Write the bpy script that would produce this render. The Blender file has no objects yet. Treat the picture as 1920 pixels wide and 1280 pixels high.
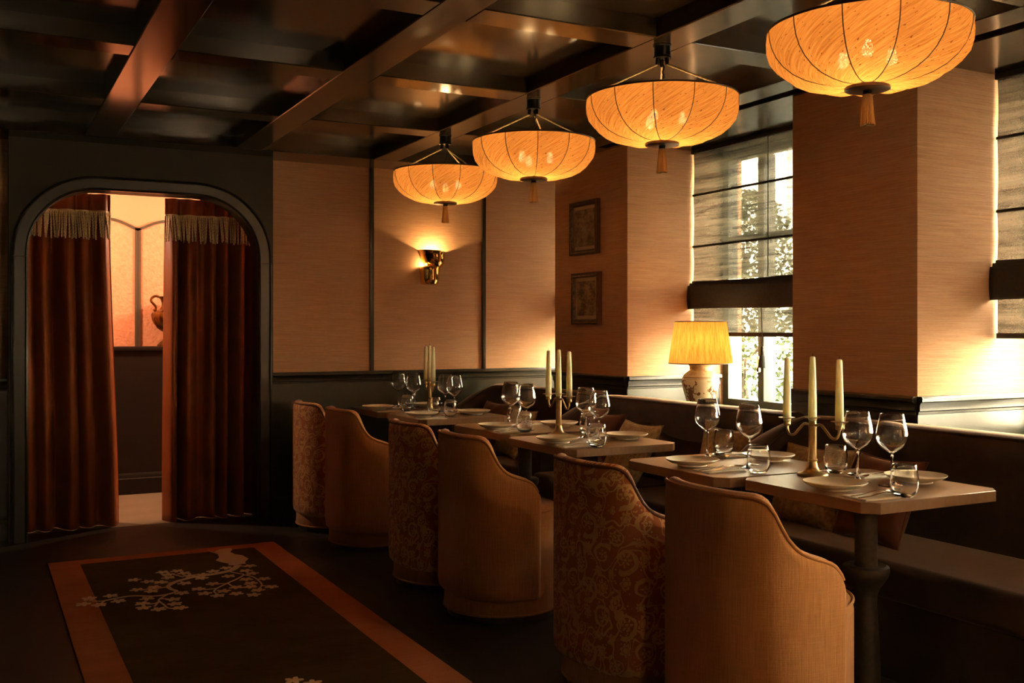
import bpy, bmesh, math, random
from mathutils import Vector, Matrix
random.seed(7)
PI = math.pi
SC = bpy.context.scene
C = SC.collection

# ---------------------------------------------------------------- camera, sky, exposure
CAM_H = 1.28
HEAD = math.atan2(1005, 1920)            # the camera looks this far to the right of the room's long axis
cam = bpy.data.cameras.new('camera'); camo = bpy.data.objects.new('camera', cam); C.objects.link(camo)
cam.sensor_width = 36; cam.lens = 36; cam.shift_y = -20/1920; cam.clip_start = .05; cam.clip_end = 200
camo.location = (0, 0, CAM_H); camo.rotation_euler = (PI/2, 0, -HEAD)
SC.camera = camo
SC.view_settings.view_transform = 'Standard'; SC.view_settings.look = 'None'
SC.view_settings.exposure = 2.75; SC.view_settings.gamma = 1.0; SC.view_settings.use_curve_mapping = False
SC.cycles.max_bounces = 14; SC.cycles.diffuse_bounces = 5; SC.cycles.glossy_bounces = 6
SC.cycles.transmission_bounces = 14; SC.cycles.transparent_max_bounces = 24
SC.cycles.sample_clamp_indirect = 20.0; SC.cycles.caustics_refractive = False; SC.cycles.caustics_reflective = False
SC.cycles.use_denoising = True

SKY_STRENGTH = 9.0
world = bpy.data.worlds.new('sky'); SC.world = world; world.use_nodes = True
wn = world.node_tree.nodes; bg = wn['Background']
bg.inputs['Color'].default_value = (1.0, 0.88, 0.70, 1); bg.inputs['Strength'].default_value = SKY_STRENGTH

sun = bpy.data.lights.new('sun', 'SUN'); suno = bpy.data.objects.new('sun', sun); C.objects.link(suno)
sun.energy = 30.0; sun.angle = math.radians(2); sun.color = (1, .9, .72)
suno.rotation_euler = Vector((0.62, 0.30, -0.72)).to_track_quat('-Z', 'Y').to_euler()   # over the roof, on to the houses opposite

# room dimensions (metres); X runs along the far wall, Y runs away from the camera
FARY = 7.0; BEAMZ = 2.453; CEILZ = 2.53; DADO = .994
PX0, WINX = 3.63, 4.43                   # room face of the piers, plane of the glass
LEFTX, FRONTY = -3.2, -5.4
GAPS = [(6.28, 7.0), (3.90, 5.37), (1.66, 3.13), (-.58, .89), (-2.82, -1.35), (-5.06, -3.59)]      # window bays along Y; the last two unseen, added for more daylight
SILLZ = .78
for (a, b) in GAPS:                       # portals: they only guide the sampling of the sky through the window openings
    pl = bpy.data.lights.new('portal', 'AREA'); pl.shape = 'RECTANGLE'; pl.size = BEAMZ-SILLZ; pl.size_y = b-a
    po = bpy.data.objects.new('portal', pl); C.objects.link(po); po.location = (WINX+.10, (a+b)/2, (SILLZ+BEAMZ)/2)
    po.rotation_euler = (0, PI/2, 0); pl.cycles.is_portal = True

# ---------------------------------------------------------------- mesh helpers
class B:
    def __init__(s): s.v = []; s.f = []; s.uv = None
    def add(s, v, f):
        o = len(s.v); s.v += [tuple(p) for p in v]; s.f += [tuple(i+o for i in q) for q in f]; return s
    def box(s, x0, x1, y0, y1, z0, z1):
        return s.add([(x0,y0,z0),(x1,y0,z0),(x1,y1,z0),(x0,y1,z0),(x0,y0,z1),(x1,y0,z1),(x1,y1,z1),(x0,y1,z1)],
                     [(0,3,2,1),(4,5,6,7),(0,1,5,4),(1,2,6,5),(2,3,7,6),(3,0,4,7)])
    def lathe(s, prof, seg=32, cx=0, cy=0, sx=1, sy=1, a0=0, a1=2*PI):
        full = abs(a1-a0-2*PI) < 1e-6; n = seg if full else seg+1; v = []
        for r, z in prof:
            for k in range(n):
                a = a0+(a1-a0)*k/seg; v.append((cx+r*sx*math.cos(a), cy+r*sy*math.sin(a), z))
        f = []
        for i in range(len(prof)-1):
            for k in range(seg):
                k2 = (k+1) % n if full else k+1
                f.append((i*n+k, i*n+k2, (i+1)*n+k2, (i+1)*n+k))
        return s.add(v, f)
    def tube(s, path, r, seg=10, cap=True, closed=False):
        P = [Vector(p) for p in path]; n = len(P); R = r if isinstance(r, (list, tuple)) else [r]*n
        v = []; up = None
        for i, p in enumerate(P):
            a = P[i-1] if (i > 0 or closed) else p; b = P[(i+1) % n] if (i < n-1 or closed) else p
            t = (b-a)
            t = t.normalized() if t.length > 1e-9 else Vector((0,0,1))
            if up is None:
                up = Vector((0,0,1)) if abs(t.z) < .9 else Vector((1,0,0))
            u = (up - t*up.dot(t)).normalized(); w = t.cross(u); up = u
            for k in range(seg):
                an = 2*PI*k/seg; v.append(p + (u*math.cos(an)+w*math.sin(an))*R[i])
        f = []
        for i in range(n if closed else n-1):
            j = (i+1) % n
            for k in range(seg):
                k2 = (k+1) % seg; f.append((i*seg+k, i*seg+k2, j*seg+k2, j*seg+k))
        if cap and not closed:
            f.append(tuple(range(seg))[::-1]); f.append(tuple(range((n-1)*seg, n*seg)))
        return s.add(v, f)
    def prism(s, pts, z0, z1):
        n = len(pts); v = [(x,y,z0) for x,y in pts]+[(x,y,z1) for x,y in pts]
        f = [tuple(range(n))[::-1], tuple(range(n,2*n))]+[(i,(i+1)%n,n+(i+1)%n,n+i) for i in range(n)]
        return s.add(v, f)
    def sweep_profile(s, prof, a, b, axis):
        """profile of (out, z) swept along X ('x': out = -Y) or Y ('y': out = -X) or ('yn': reveal facing -Y)"""
        n = len(prof); v = []
        for e in (a, b):
            for o, z in prof: v.append((e[0]-o, e[1], z) if axis == 'y' else (e[0], e[1]-o, z))
        f = [tuple(range(n)), tuple(range(n,2*n))[::-1]]+[(i,n+i,n+(i+1)%n,(i+1)%n) for i in range(n)]
        return s.add(v, f)
    def grid(s, nu, nv, fn, uvfn=None, closed=False):
        v = []; uv = []
        for j in range(nv+1):
            for i in range(nu+1):
                u, w = i/nu, j/nv; v.append(fn(u, w)); uv.append(uvfn(u, w) if uvfn else (u, w))
        f = [(j*(nu+1)+i, j*(nu+1)+i+1, (j+1)*(nu+1)+i+1, (j+1)*(nu+1)+i) for j in range(nv) for i in range(nu)]
        o = len(s.v); s.add(v, f)
        if s.uv is None: s.uv = [(0,0)]*o
        s.uv += uv; return s
    def build(s, name, mat, parent=None, loc=(0,0,0), rotz=0, smooth=35, bevel=0, merge=False, segs=2, fix=True):
        me = bpy.data.meshes.new(name); me.from_pydata(s.v, [], s.f)
        if s.uv:
            l = me.uv_layers.new(name='UVMap'); uv = s.uv + [(0,0)]*(len(s.v)-len(s.uv))
            for lp in me.loops: l.data[lp.index].uv = uv[lp.vertex_index]
        bm = bmesh.new(); bm.from_mesh(me)
        if merge: bmesh.ops.remove_doubles(bm, verts=bm.verts, dist=1e-5)
        if bevel:
            es = [e for e in bm.edges if len(e.link_faces) == 2 and e.calc_face_angle(0) > .5]
            bmesh.ops.bevel(bm, geom=es, offset=bevel, segments=segs, affect='EDGES', profile=.6, clamp_overlap=True)
        if fix: bmesh.ops.recalc_face_normals(bm, faces=bm.faces)
        bm.to_mesh(me); bm.free()
        if bevel and segs < 4: smooth = min(smooth, 20)
        if smooth:
            me.shade_smooth(); me.set_sharp_from_angle(angle=math.radians(smooth))
        me.materials.append(mat)
        return link(name, me, parent, loc, rotz)
def link(name, me, parent=None, loc=(0,0,0), rotz=0):
    o = bpy.data.objects.new(name, me); C.objects.link(o)
    o.location = loc; o.rotation_euler = (0, 0, rotz)
    if parent: o.parent = parent
    return o
def tag(o, label, cat, group=None):
    o['label'] = label; o['category'] = cat
    if group: o['group'] = group
    return o
def struct(o): o['kind'] = 'structure'; return o
def thing(name, label, cat, loc=(0,0,0), rotz=0, group=None):
    o = bpy.data.objects.new(name, None); C.objects.link(o); o.empty_display_size = .05
    o.location = loc; o.rotation_euler = (0, 0, rotz); return tag(o, label, cat, group)
def dup(root, loc, rotz=0, label=None):
    r = root.copy(); C.objects.link(r); r.location = loc; r.rotation_euler = (0, 0, rotz)
    if label: r['label'] = label
    for ch in list(root.children):
        c = ch.copy(); C.objects.link(c); c.parent = r
        for g in list(ch.children):
            d = g.copy(); C.objects.link(d); d.parent = c
    return r
def lamp_light(parent, loc, power, color, radius=.02, name='bulb_light'):
    l = bpy.data.lights.new(name, 'POINT'); l.energy = power; l.color = color; l.shadow_soft_size = radius
    o = bpy.data.objects.new(name, l); C.objects.link(o); o.location = loc; o.parent = parent; return o
def smoothstep(a, b, x):
    t = min(1, max(0, (x-a)/(b-a))); return t*t*(3-2*t)
def interp(tab, x):
    if x <= tab[0][0]: return tab[0][1]
    for (x0, y0), (x1, y1) in zip(tab, tab[1:]):
        if x <= x1: return y0+(y1-y0)*(x-x0)/(x1-x0)
    return tab[-1][1]
def curve(pts, n=8):
    """Catmull-Rom through pts"""
    P = [Vector(p) for p in pts]; out = []
    for i in range(len(P)-1):
        p0 = P[max(i-1,0)]; p1 = P[i]; p2 = P[i+1]; p3 = P[min(i+2, len(P)-1)]
        for k in range(n):
            t = k/n; out.append(.5*((2*p1)+(p2-p0)*t+(2*p0-5*p1+4*p2-p3)*t*t+(3*p1-p0-3*p2+p3)*t*t*t))
    out.append(P[-1]); return out

# ---------------------------------------------------------------- materials
class S:
    """a float socket with operators"""
    def __init__(s, nt, k): s.nt = nt; s.k = k
    def op(s, o, b=None, c=None):
        n = s.nt.nodes.new('ShaderNodeMath'); n.operation = o; s.nt.links.new(s.k, n.inputs[0])
        for i, x in ((1, b), (2, c)):
            if x is None: continue
            if isinstance(x, S): s.nt.links.new(x.k, n.inputs[i])
            else: n.inputs[i].default_value = x
        return S(s.nt, n.outputs[0])
    def __add__(s, b): return s.op('ADD', b)
    def __sub__(s, b): return s.op('SUBTRACT', b)
    def __mul__(s, b): return s.op('MULTIPLY', b)
    def __truediv__(s, b): return s.op('DIVIDE', b)
    def lt(s, b): return s.op('LESS_THAN', b)
    def gt(s, b): return s.op('GREATER_THAN', b)
    def abs(s): return s.op('ABSOLUTE')
    def mx(s, b): return s.op('MAXIMUM', b)
    def mn(s, b): return s.op('MINIMUM', b)
    def ramp(s, a, b):
        n = s.nt.nodes.new('ShaderNodeMapRange'); s.nt.links.new(s.k, n.inputs['Value'])
        n.inputs['From Min'].default_value = a; n.inputs['From Max'].default_value = b; return S(s.nt, n.outputs[0])
class M:
    def __init__(s, name):
        s.m = bpy.data.materials.new(name); s.m.use_nodes = True; s.nt = s.m.node_tree; s.n = s.nt.nodes
        s.p = s.n['Principled BSDF']; s.out = s.n['Material Output']
    def set(s, color=None, rough=None, metal=None, spec=None, **kw):
        p = s.p.inputs
        if color is not None: p['Base Color'].default_value = (*color, 1)
        if rough is not None: p['Roughness'].default_value = rough
        if metal is not None: p['Metallic'].default_value = metal
        if spec is not None: p['Specular IOR Level'].default_value = spec
        for k, v in kw.items(): p[k.replace('_', ' ')].default_value = v
        return s
    def coord(s, kind='Object', scale=(1,1,1), rot=(0,0,0)):
        t = s.n.new('ShaderNodeTexCoord'); mp = s.n.new('ShaderNodeMapping'); src = t.outputs[kind]
        if rot != (0,0,0):
            m0 = s.n.new('ShaderNodeMapping'); s.nt.links.new(src, m0.inputs['Vector']); m0.inputs['Rotation'].default_value = rot; src = m0.outputs[0]
        s.nt.links.new(src, mp.inputs['Vector']); mp.inputs['Scale'].default_value = scale
        return mp.outputs[0]
    def geo(s, scale=(1,1,1)):
        t = s.n.new('ShaderNodeNewGeometry'); mp = s.n.new('ShaderNodeMapping'); s.nt.links.new(t.outputs['Position'], mp.inputs['Vector'])
        mp.inputs['Scale'].default_value = scale; return mp.outputs[0]
    def noise(s, vec, scale=1, detail=3, rough=.55):
        n = s.n.new('ShaderNodeTexNoise'); s.nt.links.new(vec, n.inputs['Vector']); n.inputs['Scale'].default_value = scale
        n.inputs['Detail'].default_value = detail; n.inputs['Roughness'].default_value = rough; return S(s.nt, n.outputs['Fac'])
    def voronoi(s, vec, scale=1):
        n = s.n.new('ShaderNodeTexVoronoi'); s.nt.links.new(vec, n.inputs['Vector']); n.inputs['Scale'].default_value = scale
        return S(s.nt, n.outputs['Distance'])
    def mix(s, fac, a, b):
        n = s.n.new('ShaderNodeMix'); n.data_type = 'RGBA'; s.nt.links.new(fac.k, n.inputs[0])
        for i, x in ((6, a), (7, b)):
            if isinstance(x, tuple): n.inputs[i].default_value = (*x, 1)
            else: s.nt.links.new(x, n.inputs[i])
        return n.outputs[2]
    def color(s, sock): s.nt.links.new(sock, s.p.inputs['Base Color']); return s
    def rough(s, so): s.nt.links.new(so.k, s.p.inputs['Roughness']); return s
    def bump(s, so, strength=.3, dist=.002):
        n = s.n.new('ShaderNodeBump'); n.inputs['Strength'].default_value = strength; n.inputs['Distance'].default_value = dist
        s.nt.links.new(so.k, n.inputs['Height']); s.nt.links.new(n.outputs[0], s.p.inputs['Normal']); s.bn = n.outputs[0]; return s
def plain(name, color, rough=.5, metal=0, spec=.5, **kw): return M(name).set(color, rough, metal, spec, **kw).m
def mottled(name, c1, c2, scale=8, rough=.5, metal=0, spec=.5, bump=0, stretch=(1,1,1), kind='Object', **kw):
    m = M(name).set(c1, rough, metal, spec, **kw); v = m.coord(kind, stretch); n = m.noise(v, scale, 4)
    m.color(m.mix(n.ramp(.3, .7), c1, c2))
    if bump: m.bump(n, bump, .003)
    return m.m

def grasscloth():
    m = M('grasscloth').set((.4,.22,.12), .75, 0, .25)
    a = m.noise(m.geo((5,5,300)), 1, 3, .7); b = m.noise(m.geo((2.2,2.2,34)), 1, 3); c = m.noise(m.geo((40,40,420)), 1, 2)
    k = (a*.82+b*.18).ramp(.34, .66)
    col = m.mix(k, (.54,.275,.135), (.75,.45,.26))
    m.color(m.mix(c.ramp(.5,.8)*.3, col, (.84,.55,.32))); m.bump(a+c*.5, .22, .002); return m.m
def linen():
    m = M('copper_linen').set((.4,.18,.05), .8, 0, .2)
    a = m.noise(m.coord('UV', (230,9,1)), 1, 3, .7); b = m.noise(m.coord('UV', (14,420,1)), 1, 2); c = m.noise(m.coord('UV', (620,620,1)), 1, 1)
    k = (a*.5+b*.2+c*.3).ramp(.34, .66)
    m.color(m.mix(k, (.33,.115,.024), (.60,.265,.070))); m.bump(a*.6+b*.4+c*.5, .5, .0025)
    m.set(Sheen_Weight=.25, Sheen_Roughness=.5); return m.m
def damask():
    m = M('damask_velvet').set((.3,.1,.03), .6, 0, .3)
    nt = m.nt
    d = m.noise(m.coord('UV', (14,14,1)), 1, 2); d2 = m.noise(m.coord('UV', (14,14,1), (0,0,1.1)), 1.3, 2)
    t = m.n.new('ShaderNodeTexCoord'); sp = m.n.new('ShaderNodeSeparateXYZ'); nt.links.new(t.outputs['UV'], sp.inputs[0])
    u = S(nt, sp.outputs[0])+(d-.5)*.03; v = S(nt, sp.outputs[1])+(d2-.5)*.03
    W, H = .15, .22
    iu = (u/W).op('FLOOR'); par = (iu*.5).op('FRACT')*2.0
    v2 = v+par*(H/2)
    x = ((u/W).op('FRACT')-.5)*W; y = ((v2/H).op('FRACT')-.5)*H
    def polar(cx, cy, sx=1, sy=1):
        a = (x-cx)*sx; b = (y-cy)*sy
        return (a*a+b*b).op('SQRT'), b.op('ARCTAN2', a)
    def flower(cx, cy, R, n, amp=.3, ring=True):
        r, th = polar(cx, cy); e = ((th*n).op('COSINE')*amp+(1-amp))*R
        f = r.lt(e)
        if ring: f = f-((r-R*.36).abs().lt(R*.09))*f
        return f.mx(0)
    def scroll(cx, cy, R, a0, w0, w1):
        r, th = polar(cx, cy); q = ((th+a0)/(2*PI)).op('FRACT'); rr = r-(q*(R*.55)+R*.45)
        return rr.abs().lt(q*w1+w0)
    def leaf(cx, cy, R, sx, n):
        r, th = polar(cx, cy, sx, 1); e = ((th*n).op('SINE')*.16+.84)*R
        v_ = ((r-R*.5).abs().lt(R*.05))
        return (r.lt(e)-v_*r.lt(e)).mx(0)
    pat = flower(.018, .068, .024, 6)
    pat = pat.mx(flower(-.052, -.03, .017, 5)).mx(flower(.055, -.082, .02, 7, .2))
    pat = pat.mx(scroll(.022, .062, .047, 1.2, .0015, .007)).mx(scroll(-.048, -.032, .038, 3.6, .0012, .006)).mx(scroll(.05, -.08, .036, 5.0, .0012, .005))
    pat = pat.mx(leaf(-.045, .072, .032, 1.5, 9)).mx(leaf(.018, -.02, .026, 1.35, 7)).mx(leaf(-.03, -.098, .022, 1.3, 8)).mx(leaf(.066, .012, .018, 1.6, 6))
    vn = m.noise(m.coord('UV', (11,8,1)), 1, 1, .4); vine = ((vn-.5).abs().lt(.014)).mx((vn-.58).abs().lt(.008))
    pat = pat.mx(vine)
    dots = m.voronoi(m.coord('UV', (1,1,1)), 75).lt(.26)*m.noise(m.coord('UV', (22,22,1)), 1, 1).gt(.5)
    pat = pat.mx(dots)
    fine = m.noise(m.coord('UV', (300,300,1)), 1, 2); wear = m.noise(m.coord('UV', (9,9,1)), 1, 3)
    gold = m.mix(fine.ramp(.3,.7), (.58,.305,.10), (.74,.44,.165))
    base = m.mix(wear.ramp(.3,.7), (.35,.10,.026), (.46,.15,.042))
    m.color(m.mix(pat*(wear.ramp(.2,.5)*.4+.6), base, gold)); m.bump(pat*.7+fine*.25, .35, .002)
    m.rough(pat*-.2+.68); m.set(Sheen_Weight=.2, Sheen_Roughness=.4); return m.m
def glow_fabric(name, c1, c2, fleck, kind='UV', sa=(5,120,1), rot=0, sheer=.05, trans=.88):
    """thin silk: light passes diffusely, a little straight through the weave"""
    m = M(name)
    a = m.noise(m.coord(kind, sa, (0,0,rot)), 1, 4, .7); f = m.noise(m.coord(kind, (sa[0]*5, sa[1]*.7, 1), (0,0,rot)), 1, 1)
    col = m.mix(a.ramp(.33, .67), c1, c2); col = m.mix(f.gt(.70)*.8, col, fleck)
    df = m.n.new('ShaderNodeBsdfDiffuse'); tl = m.n.new('ShaderNodeBsdfTranslucent'); tr = m.n.new('ShaderNodeBsdfTransparent')
    m.nt.links.new(col, df.inputs[0]); m.nt.links.new(col, tl.inputs[0])
    mx = m.n.new('ShaderNodeMixShader'); mx.inputs[0].default_value = trans
    m.nt.links.new(df.outputs[0], mx.inputs[1]); m.nt.links.new(tl.outputs[0], mx.inputs[2])
    mx2 = m.n.new('ShaderNodeMixShader'); w = m.noise(m.coord(kind, (260,260,1)), 1, 1).ramp(.55, .7)*sheer*2
    m.nt.links.new(w.k, mx2.inputs[0]); m.nt.links.new(mx.outputs[0], mx2.inputs[1]); m.nt.links.new(tr.outputs[0], mx2.inputs[2])
    m.nt.links.new(mx2.outputs[0], m.out.inputs[0]); return m.m
def sheer_fabric(name, col, open0, open1):
    m = M(name)
    a = m.noise(m.geo((3,3,75)), 1, 3, .7); b = m.noise(m.geo((1.6,1.6,18)), 1, 3); w = m.noise(m.geo((300,300,300)), 1, 1)
    k = (a*.45+b*.35+w*.2).ramp(.34, .64)*(open1-open0)+open0
    df = m.n.new('ShaderNodeBsdfDiffuse'); df.inputs[0].default_value = (*col, 1)
    tl = m.n.new('ShaderNodeBsdfTranslucent'); tl.inputs[0].default_value = (*col, 1)
    cs = m.mix((a*.5+b*.5).ramp(.38, .60), tuple(c*.4 for c in col), tuple(c*1.5 for c in col)); m.nt.links.new(cs, df.inputs[0]); m.nt.links.new(cs, tl.inputs[0])
    tr = m.n.new('ShaderNodeBsdfTransparent')
    mx = m.n.new('ShaderNodeMixShader'); mx.inputs[0].default_value = .5
    m.nt.links.new(df.outputs[0], mx.inputs[1]); m.nt.links.new(tl.outputs[0], mx.inputs[2])
    mx2 = m.n.new('ShaderNodeMixShader'); m.nt.links.new(k.k, mx2.inputs[0]); m.nt.links.new(mx.outputs[0], mx2.inputs[1]); m.nt.links.new(tr.outputs[0], mx2.inputs[2])
    m.nt.links.new(mx2.outputs[0], m.out.inputs[0]); return m.m
def pane_glass():
    m = M('window_glass'); tr = m.n.new('ShaderNodeBsdfTransparent'); tr.inputs[0].default_value = (.95,.97,.95,1)
    gl = m.n.new('ShaderNodeBsdfGlossy'); gl.inputs['Roughness'].default_value = .01
    fr = m.n.new('ShaderNodeLayerWeight'); fr.inputs[0].default_value = .25; mx = m.n.new('ShaderNodeMixShader')
    fac = S(m.nt, fr.outputs['Facing']).op('POWER', 4.0)*.6+.02
    m.nt.links.new(fac.k, mx.inputs[0]); m.nt.links.new(tr.outputs[0], mx.inputs[1]); m.nt.links.new(gl.outputs[0], mx.inputs[2])
    m.nt.links.new(mx.outputs[0], m.out.inputs[0]); return m.m
def emitter(name, col, strength):
    m = M(name); e = m.n.new('ShaderNodeEmission'); e.inputs[0].default_value = (*col, 1); e.inputs[1].default_value = strength
    m.nt.links.new(e.outputs[0], m.out.inputs[0]); m.m.cycles.emission_sampling = 'NONE'; return m.m
def lacquer():
    m = M('ceiling_lacquer').set((.030,.020,.010), .16, 0, 1.0)
    n = m.noise(m.geo((1.3,1.3,1)), 1.5, 2); w = m.noise(m.geo((90,90,1)), 1, 2)
    m.rough(n*.10+.10); m.bump(n*.5+w*.010, .02, .02); return m.m
def concrete():
    m = M('dark_floor').set((.02,.015,.01), .4, 0, .4)
    n = m.noise(m.geo((1,1,1)), 1.8, 5); k = m.noise(m.geo((1,1,1)), 14, 4)
    m.color(m.mix((n*.7+k*.3).ramp(.3,.7), (.013,.009,.006), (.040,.028,.016))); m.rough(n*.3+.32); m.bump(k, .08, .004); return m.m
def wood_top():
    m = M('taupe_wood').set((.2,.13,.075), .34, 0, .5)
    a = m.noise(m.coord('Object', (60,3,20)), 1, 4, .65); b = m.noise(m.coord('Object', (6,6,6)), 1, 2)
    m.color(m.mix((a*.6+b*.4).ramp(.3,.7), (.21,.115,.055), (.32,.185,.092))); m.rough(a*.14+.27); m.bump(a, .06, .002); return m.m
def velvet(name, c1, c2, sheen=(1,.7,.5)):
    m = M(name).set(c1, .7, 0, .25, Sheen_Weight=.55, Sheen_Roughness=.35); m.p.inputs['Sheen Tint'].default_value = (*sheen, 1)
    n = m.noise(m.geo((1,1,1)), 5, 5, .65); k = m.noise(m.geo((1,1,1)), 160, 2)
    m.color(m.mix(n.ramp(.3,.7), c1, c2)); m.bump(k+n*.3, .18, .002); return m.m
def rug_mat(name, c1, c2):
    m = M(name).set(c1, 1.0, 0, .03)
    n = m.noise(m.geo((1,1,1)), 5, 5, .6); k = m.noise(m.geo((1,1,1)), 330, 2); st = m.noise(m.geo((3,60,1)), 1, 2)
    m.color(m.mix((n*.5+k*.3+st*.2).ramp(.33,.67), c1, c2)); m.bump(k, .5, .004); return m.m
def porcelain():
    m = M('painted_porcelain').set((.8,.7,.5), .22, 0, .6)
    a = m.noise(m.coord('Object', (1,1,1)), 22, 5, .6); b = m.noise(m.coord('Object', (1,1,1)), 7, 3)
    t = m.n.new('ShaderNodeTexCoord'); sp = m.n.new('ShaderNodeSeparateXYZ'); m.nt.links.new(t.outputs['Object'], sp.inputs[0])
    z = S(m.nt, sp.outputs[2])
    body = z.gt(.04)*z.lt(.205)
    trees = (a.gt(.50)*b.gt(.44)).mx(((b-.5).abs().lt(.012)))*body
    neck = (a.gt(.56))*z.gt(.235)*.5
    band = ((z-.222).abs().lt(.0025)).mx((z-.213).abs().lt(.001)).mx((z-.03).abs().lt(.003))
    spots = m.voronoi(m.coord('Object', (1,1,1)), 13).lt(.2)*body
    col = m.mix(trees, (.78,.66,.42), (.20,.085,.025)); col = m.mix(neck, col, (.5,.26,.07))
    col = m.mix(spots*.7, col, (.42,.13,.06)); m.color(m.mix(band, col, (.35,.2,.06))); return m.m
def print_mat(name, seed):
    m = M(name).set((.5,.4,.3), .6, 0, .3)
    v = m.coord('Object', (1,1,1)); mp = v.node; mp.inputs['Location'].default_value = (seed, seed*1.7, 0)
    a = m.noise(v, 11, 6, .6); b = m.noise(m.coord('Object', (1,4,9)), 4+seed, 3)
    m.color(m.mix((a*.65+b*.35).ramp(.42,.58), (.13,.085,.05), (.42,.31,.19))); return m.m
def plaster_embossed(name, c1, c2):
    m = M(name).set(c1, .6, 0, .3); v = m.noise(m.geo((1,1,1)), 30, 3); w = m.voronoi(m.geo((1,1,1)), 46)
    m.color(m.mix(v.ramp(.35,.65), c1, c2)); m.bump(w+v, .5, .006); return m.m

GRASS = grasscloth(); LINEN = linen(); DAMASK = damask(); LACQ = lacquer(); FLOOR = concrete(); TOPWOOD = wood_top()
OLIVE = mottled('olive_paint', (.023,.020,.0105), (.030,.026,.014), 6, .30, 0, .6)
OLIVE_D = mottled('dark_olive_panel', (.032,.026,.013), (.042,.034,.018), 3, .5, 0, .4)
PIER_OLIVE = OLIVE
VELVET = velvet('brown_velvet', (.034,.020,.012), (.075,.046,.029))
CURTAIN = velvet('rust_velvet', (.24,.06,.015), (.33,.09,.024), (1,.45,.2)); CURTAIN.node_tree.nodes['Principled BSDF'].inputs['Roughness'].default_value = .45; CURTAIN.node_tree.nodes['Principled BSDF'].inputs['Sheen Weight'].default_value = .2
GOLDCORD = mottled('gold_cord', (.66,.53,.31), (.88,.75,.49), 60, .6)
BLACKMETAL = plain('blackened_metal', (.012,.010,.008), .3, .6)
WALNUT = mottled('dark_walnut', (.035,.015,.007), (.07,.032,.015), 6, .35, stretch=(1,1,8))
BRASS = plain('polished_brass', (.80,.50,.16), .10, 1)
AGEDBRASS = mottled('aged_brass', (.42,.29,.12), (.56,.41,.20), 30, .32, 1)
BRONZE = mottled('bronze', (.16,.08,.022), (.30,.16,.05), 14, .28, 1)
IRON = mottled('speckled_iron', (.050,.036,.022), (.085,.062,.038), 60, .5, .3, bump=.15)
RUSTPIPE = plain('rust_piping', (.16,.055,.018), .6)
IVORY = plain('ivory_wax', (.95,.88,.66), .45, 0, .4, Subsurface_Weight=1.0, Subsurface_Radius=(1,.92,.75), Subsurface_Scale=.03)
CERAMIC = mottled('stoneware', (.80,.73,.56), (.86,.79,.62), 20, .28)
NAPKIN = mottled('linen_napkin', (.86,.80,.66), (.93,.88,.75), 120, .85, bump=.1)
STEEL = plain('cutlery_steel', (.78,.72,.62), .14, 1)
GLASS = M('drinking_glass').set((1,1,1), 0.0, 0, .5, Transmission_Weight=1.0, IOR=1.48).m
PANE = pane_glass()
SHEER = sheer_fabric('blind_sheer', (.034,.030,.021), .016, .125)
BLINDARK = mottled('blind_fold', (.022,.017,.012), (.035,.027,.018), 60, .85)
SHADE = glow_fabric('slub_silk', (.53,.21,.045), (.86,.455,.165), (.15,.05,.012), 'UV', (9,170,1), .6, .025, .80)
LAMPSHADE = glow_fabric('lamp_silk', (.46,.19,.035), (.68,.37,.10), (.24,.09,.02), 'UV', (70,2.2,1), 0, .0)
ROPE = mottled('gold_rope', (.40,.29,.13), (.62,.48,.25), 90, .6)
STRAW = mottled('straw_tassel', (.34,.20,.07), (.58,.38,.16), 90, .7, stretch=(1,1,.08))
OPAL = emitter('opal_glow', (1,.66,.34), 30)
BULB = emitter('bulb_glow', (1,.62,.25), 12)
GOLDFAB = mottled('gold_brocade', (.25,.17,.075), (.54,.40,.21), 55, .6, bump=.4)
RUSTLEATHER = velvet('rust_cushion', (.10,.036,.016), (.16,.06,.028), (1,.6,.4))
RUG_B = rug_mat('rug_border', (.50,.17,.06), (.68,.25,.095)); RUG_F = rug_mat('rug_field', (.075,.044,.013), (.13,.08,.025))
RUG_M = rug_mat('rug_motif', (.82,.56,.32), (.96,.72,.46))
PORCELAIN = porcelain(); GILT = mottled('worn_gilt', (.035,.022,.010), (.20,.115,.04), 60, .45, .4, bump=.4)
FRAMESIDE = plain('frame_side', (.16,.065,.022), .5)
MATBOARD = plain('mat_board', (.60,.47,.31), .8)
PEACH = plain('peach_plaster', (.80,.46,.28), .8); SCREENFAB = plaster_embossed('embossed_panel', (.82,.40,.24), (.88,.48,.30))
SCREENFR = plain('grey_wood', (.11,.085,.055), .5); BROWNBLK = mottled('dark_brown_panel', (.006,.004,.002), (.010,.0065,.0035), 5, .6, 0, .25)
STONE = mottled('grey_stone', (.17,.145,.10), (.24,.205,.145), 3, .4)
FRAMEP = plain('window_frame_paint', (.075,.080,.060), .4)
FACADE = mottled('cream_render', (.70,.62,.48), (.78,.70,.56), 2, .9)
ASPHALT = mottled('street', (.20,.19,.17), (.28,.26,.23), 6, .9)
DARKGLASS = plain('house_window', (.16,.17,.16), .6)
LEAF = M('leaf').set((.034,.060,.014), .6).m; BARK = mottled('bark', (.04,.03,.02), (.07,.05,.03), 30, .9)

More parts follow.
